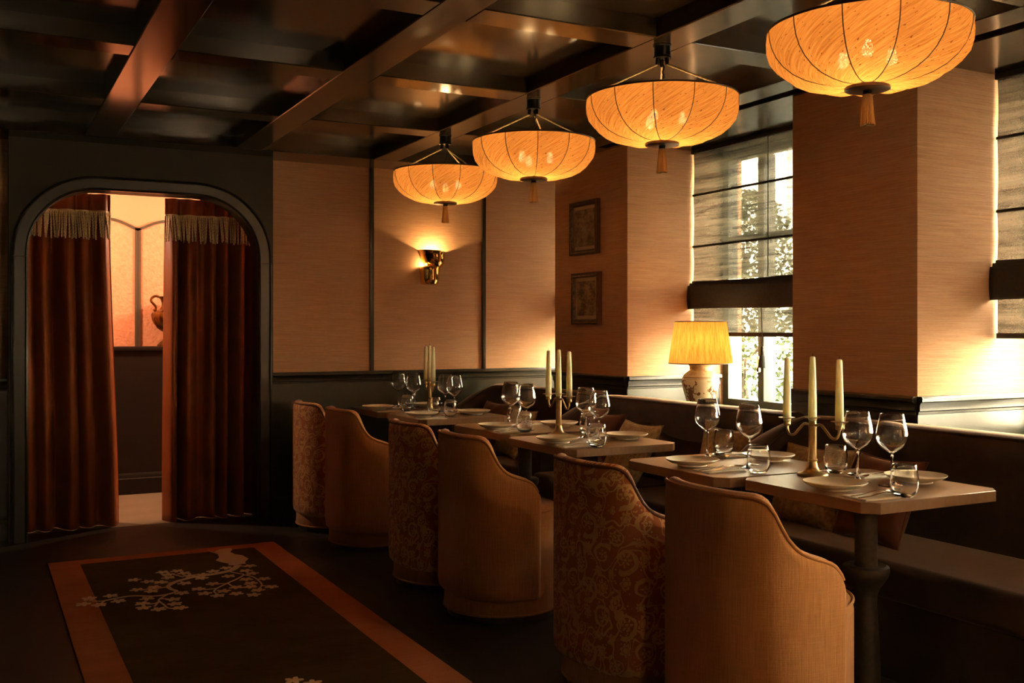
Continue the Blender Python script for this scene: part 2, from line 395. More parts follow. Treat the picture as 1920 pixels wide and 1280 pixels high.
# ================================================================ the setting
struct(B().box(LEFTX-.1, 4.6, FRONTY-.1, 7.12, -.1, 0).build('floor', FLOOR, smooth=0))
struct(B().box(-1.2, 3.2, 7.12, 8.85, -.1, 0).build('floor_corridor', STONE, smooth=0))
struct(B().box(-1.2, 3.2, 7.12, 8.85, 2.42, 2.5).build('ceiling_corridor', PEACH, smooth=0))
ceil = struct(B().box(LEFTX-.1, 4.6, FRONTY-.1, 7.12, CEILZ, CEILZ+.1).build('ceiling', LACQ, smooth=0))
BEAM_X = [-2.2, -1.26, -.3, .665, 1.56, 2.50, 3.44]; BEAM_Y = [-4.22, -3.125, -2.03, -.935, .16, 1.255, 2.35, 3.445, 4.54, 5.64]
BW = .085
def beam(x0, x1, y0, y1): B().box(x0, x1, y0, y1, BEAMZ, CEILZ+.02).build('beam', LACQ, ceil, bevel=.004, segs=1, smooth=0)
for x in BEAM_X: beam(x-BW, x+BW, FRONTY, 6.645)
for y in BEAM_Y:
    xs = [LEFTX]+BEAM_X+[3.60]
    for a, b in zip(xs, xs[1:]):
        a2 = a+BW if a in BEAM_X else a; b2 = b-BW if b in BEAM_X else b
        if b2-a2 > .02: beam(a2, b2, y-BW, y+BW)
B().box(LEFTX, 4.5, 6.645, 7.05, BEAMZ, CEILZ+.02).build('border_beam', LACQ, ceil, bevel=.004, segs=1, smooth=0)
B().box(3.60, 4.5, FRONTY, 6.645, BEAMZ, CEILZ+.02).build('border_beam', LACQ, ceil, bevel=.004, segs=1, smooth=0)

RAIL = [(0,.994),(.026,.994),(.030,.986),(.030,.972),(.022,.966),(.017,.955),(.017,.932),(.010,.926),(.009,.916),(.004,.912),(0,.912)]
BASE = [(0,0),(.018,0),(.018,.10),(.012,.112),(.012,.122),(.005,.135),(0,.135)]
def dado_y(parent, x0, x1, y):          # on a wall facing -Y
    B().box(x0, x1, y-.006, y+.01, 0, .92).build('dado_panel', OLIVE, parent, smooth=0)
    B().sweep_profile(RAIL, (x0,y), (x1,y), 'x').build('dado_rail', OLIVE, parent, smooth=25)
    B().sweep_profile(BASE, (x0,y-.006), (x1,y-.006), 'x').build('baseboard', OLIVE, parent, smooth=25)
def dado_x(parent, y0, y1, x):          # on a wall facing -X
    B().box(x-.006, x+.01, y0, y1, 0, .92).build('dado_panel', OLIVE, parent, smooth=0)
    B().sweep_profile(RAIL, (x,y0), (x,y1), 'y').build('dado_rail', OLIVE, parent, smooth=25)

# far wall with the opening to the corridor
wb = B(); wb.box(LEFTX-.1, .20, 7.0, 7.12, 0, CEILZ); wb.box(1.75, 4.6, 7.0, 7.12, 0, CEILZ); wb.box(.20, 1.75, 7.0, 7.12, 2.25, CEILZ)
wall_back = struct(wb.build('wall_back', GRASS, smooth=0))
dado_y(wall_back, 1.78, 4.40, 7.0); dado_y(wall_back, LEFTX, .17, 7.0)
for x in (-1.9, -.75, 2.522, 3.419):
    B().box(x-.015, x+.015, 6.984, 7.005, .994, BEAMZ).build('batten', OLIVE, wall_back, bevel=.004)
struct(B().box(LEFTX-.1, LEFTX, FRONTY, 7.0, 0, CEILZ).build('wall_left', WALNUT, smooth=0))
struct(B().box(LEFTX-.1, 4.6, FRONTY-.1, FRONTY, 0, CEILZ).build('wall_front', WALNUT, smooth=0))

# window wall: low wall, lintel, piers with papered faces
wr = B(); wr.box(4.40, 4.55, FRONTY, 7.0, 0, SILLZ); wr.box(4.36, 4.55, FRONTY, 7.0, BEAMZ, CEILZ)
wall_right = struct(wr.build('wall_right', OLIVE, smooth=0))
for (a, b) in [(5.37, 6.28), (3.13, 3.90), (.89, 1.66), (-1.35, -.58), (-3.59, -2.82), (FRONTY, -5.06)]:
    p = B().box(PX0, 4.55, a, b, 0, CEILZ).build('pier', GRASS, wall_right, bevel=.004)
    dado_x(wall_right, a, b, PX0); dado_y(wall_right, PX0-.004, 4.36, a)
for (a, b) in GAPS:
    B().box(3.64, 4.42, a+.002, b-.002, SILLZ-.04, SILLZ).build('window_ledge', OLIVE, wall_right, bevel=.006)
    B().box(3.66, 3.70, a+.002, b-.002, 0, SILLZ-.04).build('ledge_front', OLIVE, wall_right, smooth=0)

def make_window(n, a, b):
    f = B(); w = .055; z0, z1 = SILLZ, BEAMZ
    f.box(4.39, 4.47, a, a+w, z0, z1); f.box(4.39, 4.47, b-w, b, z0, z1); f.box(4.39, 4.47, a+w, b-w, z1-w, z1); f.box(4.39, 4.47, a+w, b-w, z0, z0+w)
    win = struct(f.build('window_%d' % n, FRAMEP, smooth=0))
    ms = [a+.38, b-.38] if b-a > 1 else []
    for y in ms: B().box(4.38, 4.48, y-.028, y+.028, z0+w, z1-w).build('mullion', FRAMEP, win, bevel=.006)
    B().box(4.40, 4.46, a+w, b-w, 1.86, 1.90).build('transom', FRAMEP, win, bevel=.005)
    ys = [a+w]+ms+[b-w]
    for p, q in zip(ys, ys[1:]):
        B().box(4.425, 4.431, p, q, z0+w, z1-w).build('pane', PANE, win, smooth=0)
    for y in ms: B().box(4.355, 4.385, y-.012, y+.012, 1.02, 1.12).build('window_handle', STEEL, win, bevel=.004)
for i, (a, b) in enumerate(GAPS): make_window(i+1, a, b)

# doorway: olive surround with a round-cornered opening
def arch_path(x0, x1, ztop, r, n=14):
    pts = [(x0, 0)]
    for k in range(n+1):
        an = PI-PI/2*k/n; pts.append((x0+r+r*math.cos(an), ztop-r+r*math.sin(an)))
    for k in range(n+1):
        an = PI/2-PI/2*k/n; pts.append((x1-r+r*math.cos(an), ztop-r+r*math.sin(an)))
    pts.append((x1, 0)); return pts
def xz_prism(pts, y0, y1):
    n = len(pts); v = [(x,y0,z) for x,z in pts]+[(x,y1,z) for x,z in pts]
    f = [tuple(range(n)), tuple(range(n,2*n))[::-1]]+[(i,(i+1)%n,n+(i+1)%n,n+i) for i in range(n)]
    return B().add(v, f)
inn = arch_path(.278, 1.672, 2.157, .40)
door = struct(xz_prism([(.174,0),(.174,BEAMZ),(1.776,BEAMZ),(1.776,0)]+inn[::-1], 6.87, 7.02).build('door_1', OLIVE_D, smooth=0))
out = arch_path(.190, 1.760, 2.243, .485)
def casing_piece(name, i0, i1):
    a, b = inn[i0:i1], out[i0:i1]; n = len(a); v = []; f = []
    sec = [(0,6.872),(0,6.842),(.10,6.838),(.18,6.846),(.82,6.846),(.90,6.836),(1,6.840),(1,6.872)]
    for p, q in zip(a, b):
        for t, y in sec: v.append((p[0]+(q[0]-p[0])*t, y, p[1]+(q[1]-p[1])*t))
    m = len(sec)
    for i in range(n-1):
        for k in range(m-1): f.append((i*m+k, i*m+k+1, (i+1)*m+k+1, (i+1)*m+k))
    f.append(tuple(range(m))); f.append(tuple(range((n-1)*m, n*m))[::-1])
    B().add(v, f).build(name, OLIVE, door, smooth=30)
def split(path, z):   # straight jamb point
    return path
na = len(inn)
# jambs run to the spring line, the arch sits on them with a fine joint
def jamb(k, xs):
    a, b = (inn[0], inn[1]) if k == 0 else (inn[-1], inn[-2]); c, d = (out[0], out[1]) if k == 0 else (out[-1], out[-2])
    sec = [(0,6.872),(0,6.842),(.10,6.838),(.18,6.846),(.82,6.846),(.90,6.836),(1,6.840),(1,6.872)]
    v = []
    for z in (0, 1.729):
        for t, y in sec: v.append((a[0]+(c[0]-a[0])*t, y, z))
    m = len(sec); f = [(i, i+1, m+i+1, m+i) for i in range(m-1)]+[tuple(range(m)), tuple(range(m,2*m))[::-1]]
    B().add(v, f).build('casing_jamb', OLIVE, door, smooth=30)
inn_s = [inn[0]]+inn[1:-1]+[inn[-1]]
jamb(0, 0); jamb(1, 0)
inn2 = [(inn[1][0], 1.732)]+inn[1:-1]+[(inn[-2][0], 1.732)]; out2 = [(out[1][0], 1.732)]+out[1:-1]+[(out[-2][0], 1.732)]
inn, out = inn2, out2
casing_piece('casing_arch', 0, len(inn))

# corridor behind
wc = B(); wc.box(-1.2, 3.2, 8.76, 8.85, 0, 2.5)
wallc = struct(wc.build('wall_corridor', PEACH, smooth=0))
B().box(-1.2, 3.2, 8.50, 8.76, 0, 1.125).build('wainscot', BROWNBLK, wallc, smooth=0)
B().box(-1.2, 3.2, 8.475, 8.76, 1.125, 1.155).build('ledge_top', BROWNBLK, wallc, bevel=.005)
B().sweep_profile([(0,0),(.022,0),(.022,.12),(.016,.128),(.014,.15),(.006,.165),(0,.165)], (-1.2,8.50), (3.2,8.50), 'x').build('baseboard', BROWNBLK, wallc, smooth=25)
struct(B().box(-1.3, -1.2, 7.12, 8.85, 0, 2.5).build('wall_corridor_left', PEACH, smooth=0))
struct(B().box(3.2, 3.3, 7.12, 8.85, 0, 2.5).build('wall_corridor_right', PEACH, smooth=0))
B().box(-.3, 2.3, 7.13, 7.20, 2.235, 2.262).build('curtain_track', WALNUT, door, bevel=.004)

# ================================================================ things
# folding screen on the ledge
scr = thing('folding_screen', 'peach embossed folding screen with grey frame seen through the doorway', 'screen', (1.159, 8.738, 1.155))
def screen_leaf(x0, x1, y0, y1):
    n = 24; w = .022
    def top(t): return .955+.075*(math.sin(PI*min(1, max(0, t)))**1.2)
    v = []; f = []
    for k in range(n+1):
        t = k/n; x = x0+(x1-x0)*t; y = y0+(y1-y0)*t
        v += [(x,y,0),(x,y,top(t)),(x,y+.012,top(t)),(x,y+.012,0)]
    for k in range(n):
        for j in range(4): f.append((4*k+j, 4*k+(j+1)%4, 4*k+4+(j+1)%4, 4*k+4+j))
    f += [(0,1,2,3),(4*n,4*n+3,4*n+2,4*n+1)]
    B().add(v, f).build('screen_panel', SCREENFAB, scr, smooth=30)
    pts = [(x0,y0,0),(x0,y0,top(0))]
    fr = B()
    for xx, yy, tz in ((x0,y0,top(0)),(x1,y1,top(1))):
        sgn = 1 if xx == x0 else -1
        fr.box(min(xx, xx+sgn*w), max(xx, xx+sgn*w), yy-.012, yy+.014, 0, tz-.001)
    for k in range(n):
        t, t2 = k/n, (k+1)/n; xa = x0+(x1-x0)*t; xb = x0+(x1-x0)*t2; ya = y0+(y1-y0)*t; yb = y0+(y1-y0)*t2
        za, zb = top(t), top(t2)
        fr.add([(xa,ya-.012,za-w),(xb,yb-.012,zb-w),(xb,yb-.012,zb),(xa,ya-.012,za),(xa,ya+.014,za-w),(xb,yb+.014,zb-w),(xb,yb+.014,zb),(xa,ya+.014,za)],
               [(0,1,2,3),(4,7,6,5),(3,2,6,7),(0,4,5,1)])
    fr.build('screen_frame', SCREENFR, scr, smooth=30)
screen_leaf(-.46, -.001, 0, 0); screen_leaf(.001, .46, 0, 0)

# urn
urn = thing('urn', 'bronze two-handled urn on the dark ledge behind the doorway curtains', 'urn', (1.385, 8.577, 1.155))
B().lathe([(.001,0),(.10,0),(.10,.014),(.094,.018),(.085,.03),(.06,.055),(.035,.075),(.03,.08)], 40).build('foot', BRONZE, urn, merge=True)
B().lathe([(.03,.08),(.048,.088),(.048,.094),(.03,.10),(.028,.105)], 32).build('stem', BRONZE, urn)
nb = 40; bb = B()
prof = [(.028,.105),(.06,.118),(.095,.145),(.12,.18),(.136,.215),(.142,.25),(.140,.268),(.128,.276)]
vv = []; ff = []
for r, z in prof:
    for k in range(96):
        a = 2*PI*k/96; fl = 1+.03*math.cos(a*24)*smoothstep(.105,.15,z)*(1-smoothstep(.25,.27,z)); vv.append((r*fl*math.cos(a), r*fl*math.sin(a), z))
for i in range(len(prof)-1):
    for k in range(96): ff.append((i*96+k, i*96+(k+1)%96, (i+1)*96+(k+1)%96, (i+1)*96+k))
bb.add(vv, ff).build('fluted_body', BRONZE, urn)
B().lathe([(.128,.276),(.115,.284),(.085,.295),(.068,.32),(.066,.345),(.075,.375),(.092,.395),(.10,.40),(.094,.40),(.07,.37),(.06,.34)], 40).build('neck', BRONZE, urn)
for s in (-1, 1):
    B().tube(curve([(s*.085,0,.397),(s*.115,0,.402),(s*.142,0,.385),(s*.146,0,.362),(s*.128,0,.340),(s*.112,0,.320),(s*.112,0,.298),(s*.128,0,.285)], 6), .010, 8).build('handle', BRONZE, urn)

# lamps added unseen behind the curtains (their light fills the corridor)
for i, (x, lab) in enumerate(((.15, 'added round brass fill lamp, unseen in the corridor, left of the doorway gap'), (2.25, 'added round brass fill lamp, unseen in the corridor, right of the doorway gap'))):
    cl = thing('corridor_fill_lamp', lab, 'lamp', (x, 7.95, 2.42), 0, 'added corridor fill lamps')
    B().lathe([(.09,0),(.09,-.02),(.085,-.03),(.05,-.03)], 24).build('lamp_base', BRASS, cl)
    B().lathe([(.07,-.03),(.075,-.06),(.055,-.095),(.02,-.11),(.001,-.112)], 24).build('lamp_globe', glow_fabric('globe%d' % i, (.9,.7,.4), (.95,.75,.45), (.9,.7,.4), 'Object', (1,1,1), 0, 0), cl, merge=True)
    lamp_light(cl, (0, 0, -.15), 12, (1, .68, .42), .06)

# curtains in the doorway
CURT = [dict(t=(.12,.795), b=(.12,.852), n=6.6, ph=.4, y=7.205, lab='rust velvet curtain with gold cord fringe on the left of the doorway'),
        dict(t=(1.140,1.84), b=(1.128,1.84), n=6.6, ph=2.2, y=7.205, lab='rust velvet curtain with gold cord fringe on the right of the doorway')]
cordv = [(0,0,-.17*k/14) for k in range(15)]
cord_me = None
for ci, cu in enumerate(CURT):
    ct = thing('curtain', cu['lab'], 'curtain', (0, 0, 0), 0, 'doorway curtains')
    TOP, BOT = 2.175, .003
    def surf(u, w, cu=cu, off=0, TOP=TOP, BOT=BOT):
        # w: 0 top .. 1 bottom
        (a0, a1), (b0, b1) = cu['t'], cu['b']
        z = TOP+(BOT-TOP)*w
        e = smoothstep(0, 1, w)
        x0 = a0+(b0-a0)*e; x1 = a1+(b1-a1)*e
        ph = 2*PI*cu['n']*(u+.035*math.sin(5.3*u+cu['ph'])+.02*math.sin(17*u+cu['ph']*2)) + cu['ph'] + .35*math.sin(2.2*w+u*9)*w
        A = .018+.046*smoothstep(0, .25, w)+.014*w
        A *= .75+.35*math.sin(u*13+cu['ph']*3)
        pinch = math.exp(-((w-.035)/.03)**2)
        y = cu['y']+A*math.sin(ph)*(1-.35*pinch)+.008*math.sin(2*ph+1)
        x = x0+(x1-x0)*u+.012*math.cos(ph)
        return (x, y, z)
    b = B().grid(220, 44, surf)
    o = b.build('curtain_cloth', CURTAIN, ct, smooth=180)
    md = o.modifiers.new('thick', 'SOLIDIFY'); md.thickness = .004
    # braid and cords of the fringe, following the folds
    WT = (TOP-2.055)/(TOP-BOT)
    pts = [Vector(surf(k/400, WT)) for k in range(401)]
    B().tube([(p.x, p.y-.012, p.z+.004) for p in pts[::2]], .007, 6).build('fringe_braid', GOLDCORD, ct)
    acc = 0; last = 0; idx = 0
    for k in range(1, 401):
        acc += (pts[k]-pts[k-1]).length
        if acc-last > .0135:
            last = acc; p = pts[k]; idx += 1
            if cord_me is None:
                R = [.0058+.0012*math.sin(k2*2.6) for k2 in range(30)]
                tb = B().tube([(.0009*math.cos(k2*1.7), .0009*math.sin(k2*1.7), -.175*k2/29) for k2 in range(30)], R, 6)
                ob = tb.build('fringe_cord', GOLDCORD, ct); cord_me = ob.data
            else: ob = link('fringe_cord', cord_me, ct)
            q = Vector(surf(k/400, WT+.08)); ylo = min(surf(min(1,max(0,k/400+du)), WT+dw)[1] for du in (-.012,0,.012) for dw in (.04,.08))
            ob.location = (p.x, p.y-.014, p.z); ob.rotation_euler = (-math.atan2(max(0, p.y-ylo-.004), .17)*1.0, random.uniform(-.09,.09)+(p.x-q.x)*2, 0)
            ob.scale = (1, 1, random.uniform(.93, 1.05))

# rug
RX0, RX1, RY0, RY1 = .348, 1.592, 1.2, 6.14
rug = thing('rug', 'long dark runner rug with rust border and blossom branch motif', 'rug', (0, 0, 0))
B().box(RX0, RX1, RY0, RY1, 0, .010).build('border', RUG_B, rug, bevel=.003)
B().box(.503, 1.442, 1.33, 6.02, .006, .0112).build('field', RUG_F, rug, smooth=0)
FL= [(0.476, 5.231), (0.439, 5.136), (0.505, 5.084), (0.572, 5.233), (0.593, 5.117), (0.714, 5.512), (0.77, 5.443), (0.824, 5.402), (0.867, 5.621), (0.94, 5.612), (0.965, 5.542), (0.883, 5.551), (0.875, 5.48), (0.982, 5.471), (1.045, 5.466), (1.024, 5.391), (1.108, 5.516), (0.928, 5.321), (0.78, 5.311), (0.698, 5.296), (0.757, 5.235), (0.883, 5.13), (0.718, 5.1), (0.685, 5.018), (0.679, 4.938), (0.738, 4.881), (0.826, 5.029), (0.819, 4.942), (0.829, 4.859), (1.186, 5.562), (1.311, 5.551), (1.264, 5.448), (1.279, 5.374), (1.157, 5.371), (1.221, 5.26), (1.306, 5.23), (1.052, 5.245), (1.223, 5.169), (1.205, 5.098), (1.299, 5.049), (1.14, 5.12), (1.07, 5.076), (1.222, 5.016), (0.967, 5.175), (0.978, 5.071), (1.027, 5.001), (1.114, 4.997), (1.182, 4.937), (1.022, 3.66), (1.075, 3.60), (.985, 3.56)]
BR= [[(1.258, 5.60), (1.204, 5.503), (1.112, 5.456), (1.004, 5.437), (0.917, 5.393), (0.871, 5.345), (0.844, 5.29), (0.849, 5.229), (0.865, 5.178), (0.822, 5.14), (0.753, 5.133), (0.666, 5.183), (0.594, 5.176), (0.536, 5.153), (0.504, 5.159), (0.475, 5.192)], [(0.822, 5.14), (0.781, 5.083), (0.761, 5.035), (0.771, 4.951), (0.78, 4.88), (0.822, 4.859)], [(0.759, 5.019), (0.737, 4.991), (0.702, 4.998)], [(0.754, 5.005), (0.729, 4.94)], [(0.774, 5.068), (0.807, 5.046)], [(1.18, 5.472), (1.213, 5.409), (1.233, 5.365), (1.181, 5.29), (1.122, 5.227), (1.054, 5.147), (1.026, 5.087), (1.029, 5.049)], [(1.233, 5.365), (1.267, 5.286), (1.268, 5.125), (1.228, 5.031)], [(0.844, 5.29), (0.784, 5.276), (0.706, 5.287)], [(0.873, 5.358), (0.838, 5.381), (0.804, 5.409)], [(1.054, 5.147), (0.999, 5.145), (0.972, 5.172)], [(1.261, 5.097), (1.291, 5.056)], [(0.536, 5.153), (0.505, 5.084)], [(1.227, 5.55), (1.185, 5.557)], [(1.267, 5.568), (1.311, 5.551)], [(0.92, 5.391), (0.916, 5.335)], [(1.119, 5.216), (1.067, 5.235)], [(1.122, 5.214), (1.129, 5.133)], [(0.946, 5.462), (0.905, 5.553)], [(0.753, 5.133), (0.729, 5.111)]]
VA= [(1.182, 6.055), (1.195, 5.99), (1.216, 5.935), (1.206, 5.841), (1.173, 5.769), (1.194, 5.71), (1.22, 5.659), (1.21, 5.625), (1.233, 5.607), (1.272, 5.617), (1.303, 5.616), (1.307, 5.661), (1.343, 5.728), (1.333, 5.83), (1.304, 5.872), (1.29, 5.954), (1.314, 6.003), (1.318, 6.054), (1.253, 6.053), (1.209, 5.996)]
B().prism(VA, .009, .0135).build('vase_motif', RUG_M, rug, smooth=0)
for bi, br in enumerate(BR):
    P = curve([(x, y, 0) for x, y in br], 5); n = len(P); v = []; f = []
    for i, p in enumerate(P):
        t = (P[min(i+1,n-1)]-P[max(i-1,0)]).normalized(); nn = Vector((-t.y, t.x, 0))
        w = (.014*(1-i/n)**1.5+.0042) if bi == 0 else .0042
        v += [(p.x+nn.x*w, p.y+nn.y*w, .0135), (p.x-nn.x*w, p.y-nn.y*w, .0135), (p.x-nn.x*w, p.y-nn.y*w, .009), (p.x+nn.x*w, p.y+nn.y*w, .009)]
    for i in range(n-1):
        for j in range(4): f.append((4*i+j, 4*i+(j+1)%4, 4*i+4+(j+1)%4, 4*i+4+j))
    f += [(0,1,2,3),(4*n-4,4*n-1,4*n-2,4*n-3)]
    B().add(v, f).build('branch_motif', RUG_M, rug, smooth=0)
bl = [((.012+.024*(.5+.5*math.cos(5*a))**.5)*math.cos(a), (.012+.024*(.5+.5*math.cos(5*a))**.5)*math.sin(a)) for a in [2*PI*k/40 for k in range(40)]]
bl_me = None
for k, (x, y) in enumerate(FL):
    if bl_me is None: ob = B().prism(bl, .009, .0138).build('blossom_motif', RUG_M, rug, smooth=0); bl_me = ob.data
    else: ob = link('blossom_motif', bl_me, rug)
    ob.location = (x, y, 0); ob.rotation_euler = (0, 0, random.uniform(0, 1.26))

# ---------------------------------------------------------------- banquettes
ORD = ['farthest', 'fifth-nearest', 'fourth-nearest', 'third-nearest', 'second-nearest', 'nearest']
def make_banquette(y0, y1, label):
    t = thing('banquette', label, 'bench', (0, 0, 0), 0, 'banquettes along the windows')
    TH = .15; xb = 3.44; rc = .22; L = y1-TH
    path = []
    for k in range(13): path.append((xb, y0+(L-rc-y0)*k/12))
    for k in range(1, 11):
        a = PI/2*k/10; path.append((xb-rc+rc*math.cos(a), L-rc+rc*math.sin(a)))
    for k in range(1, 11): path.append((xb-rc-(xb-rc-2.99)*k/10, L))
    n = len(path); v = []; tops = []
    for i, (x, y) in enumerate(path):
        a = path[max(i-1,0)]; b = path[min(i+1,n-1)]; tx, ty = b[0]-a[0], b[1]-a[1]; l = math.hypot(tx, ty); nx, ny = ty/l, -tx/l
        h = .885-.30*smoothstep(3.40, 2.95, x) if i > 12 else .885
        h = .885-.31*((min(1,max(0,(3.38-x)/.40)))**1.1)
        sec = [(.0,.36),(.0,h-.14),(-.012,h-.07),(-.004,h-.028),(.02,h-.006),(.055,h),(TH-.05,h),(TH-.015,h-.012),(TH,h-.04),(TH,.02)]
        for o, z in sec: v.append((x+nx*o, y+ny*o, z))
        tops.append((x+nx*.006, y+ny*.006, h-.012))
    m = len(sec); f = [(i*m+k, i*m+k+1, (i+1)*m+k+1, (i+1)*m+k) for i in range(n-1) for k in range(m-1)]
    f += [tuple(range(m)), tuple(range((n-1)*m, n*m))[::-1]]
    B().add(v, f).build('backrest', VELVET, t, smooth=50)
    B().tube(tops, .006, 8).build('piping', VELVET, t)
    # seat cushions, one per table place
    ym = (y0+L)/2
    for a, b in (((y0+.003, L-.005),) if y0 < 2 else ((y0+.003, ym-.003), (ym+.003, L-.005))):
        B().box(2.93, 3.435, a, b, .30, .44).build('seat_cushion', VELVET, t, bevel=.035, segs=4, smooth=50)
    B().box(2.97, 3.55, y0+.01, y1-.02, 0, .30).build('seat_base', VELVET, t, bevel=.008)
make_banquette(1.30, 3.76, 'dark brown velvet banquette at the nearest pair of tables')
make_banquette(3.765, 5.50, 'dark brown velvet banquette at the middle pair of tables')
make_banquette(5.505, 6.975, 'dark brown velvet banquette in the corner by the farthest tables')

# cushions
def cushion(loc, a, b, T, tilt, yaw, mat, label, roll=0):
    n = 22
    def side(s):
        def fn(u, w):
            x = 2*u-1; y = 2*w-1
            tt = T*(max(0,(1-x*x)*(1-y*y)))**.42
            wr = .006*math.sin(9*x+5*y)*(1-x*x)*(1-y*y)
            return (a*x*(1-.10*(1-y*y)), s*(tt+wr), b*y*(1-.10*(1-x*x)))
        return fn
    bb = B().grid(n, n, side(1)).grid(n, n, side(-1))
    r = thing('cushion', label, 'cushion', loc, 0, 'cushions on the banquettes')
    o = bb.build('cushion_cover', mat, r, smooth=60, merge=True)
    pb = B(); per = []
    for i in range(4):
        for k in range(10):
            q = 2*k/10-1; x, y = ((q,-1),(1,q),(-q,1),(-1,-q))[i]
            per.append((a*x*(1-.10*(1-y*y)), 0, b*y*(1-.10*(1-x*x))))
    p = pb.tube(per, .004, 6, closed=True).build('seam', mat, r)
    R = Matrix.Rotation(yaw, 4, 'Z') @ Matrix.Rotation(tilt, 4, 'X') @ Matrix.Rotation(roll, 4, 'Y')
    for q in (o, p): q.matrix_local = R
# the cushion faces -X after the yaw of 90 degrees
Y90 = PI/2
cushion((3.24, 3.37, .60), .19, .185, .065, .42, Y90+.1, GOLDFAB, 'gold brocade cushion behind the candelabrum of the nearest table')
cushion((3.22, 2.97, .60), .19, .185, .065, .42, Y90-.1, RUSTLEATHER, 'rust leather cushion behind the wine glasses of the nearest table')
cushion((3.275, 3.99, .62), .18, .19, .06, .33, Y90+.2, GOLDFAB, 'gold cushion at the near end of the middle banquette')
cushion((3.19, 4.70, .605), .21, .19, .065, .5, Y90-.1, GOLDFAB, 'large gold brocade cushion behind the third-nearest table')
cushion((3.26, 5.13, .62), .19, .19, .06, .36, Y90+.1, RUSTLEATHER, 'rust cushion half hidden behind the large gold cushion')
cushion((3.19, 6.06, .60), .20, .175, .065, .5, Y90-.1, GOLDFAB, 'gold cushion behind the fifth-nearest table')
cushion((3.24, 6.50, .61), .18, .18, .06, .42, Y90+.1, RUSTLEATHER, 'rust cushion in the corner behind the farthest tables')

# ---------------------------------------------------------------- tables
TB = [(2.31,2.91,6.255,6.86),(2.34,2.94,5.64,6.235),(2.385,2.985,4.655,5.30),(2.335,2.945,3.915,4.54),(2.365,2.985,2.905,3.53),(2.425,3.04,2.265,2.885)]
TLOOK = ['holding plates beside the far wall', 'carrying the far candelabrum', 'next to the third chair pair from the doorway', 'carrying the middle candelabrum', 'set for two under the table lamp', 'in the right foreground carrying the near candelabrum']
col_me = None
for i, (x0, x1, y0, y1) in enumerate(TB):
    cx, cy = (x0+x1)/2, (y0+y1)/2; hx, hy = (x1-x0)/2, (y1-y0)/2; c = .042
    t = thing('dining_table', ORD[i]+' square taupe wooden table on a turned pedestal', 'table', (cx, cy, 0), 0, 'dining tables')
    pts = [(-hx+c,-hy),(hx-c,-hy),(hx,-hy+c),(hx,hy-c),(hx-c,hy),(-hx+c,hy),(-hx,hy-c),(-hx,-hy+c)]
    B().prism(pts, .714, .75).build('tabletop', TOPWOOD, t, bevel=.0015, segs=1)
    if col_me is None:
        ob = B().lathe([(.06,.714),(.06,.704),(.041,.696),(.038,.60),(.038,.468),(.066,.472),(.077,.466),(.079,.452),(.075,.436),(.060,.412),(.044,.388),(.038,.365),(.037,.34),(.043,.22),(.048,.10),(.049,.03)], 40).build('pedestal', IRON, t)
        col_me = ob.data
        fb = B().lathe([(.049,.03),(.10,.026),(.20,.016),(.21,.010),(.21,0),(.001,0)], 40).build('foot_plate', IRON, t, merge=True); foot_me = fb.data
    else: link('pedestal', col_me, t); link('foot_plate', foot_me, t)

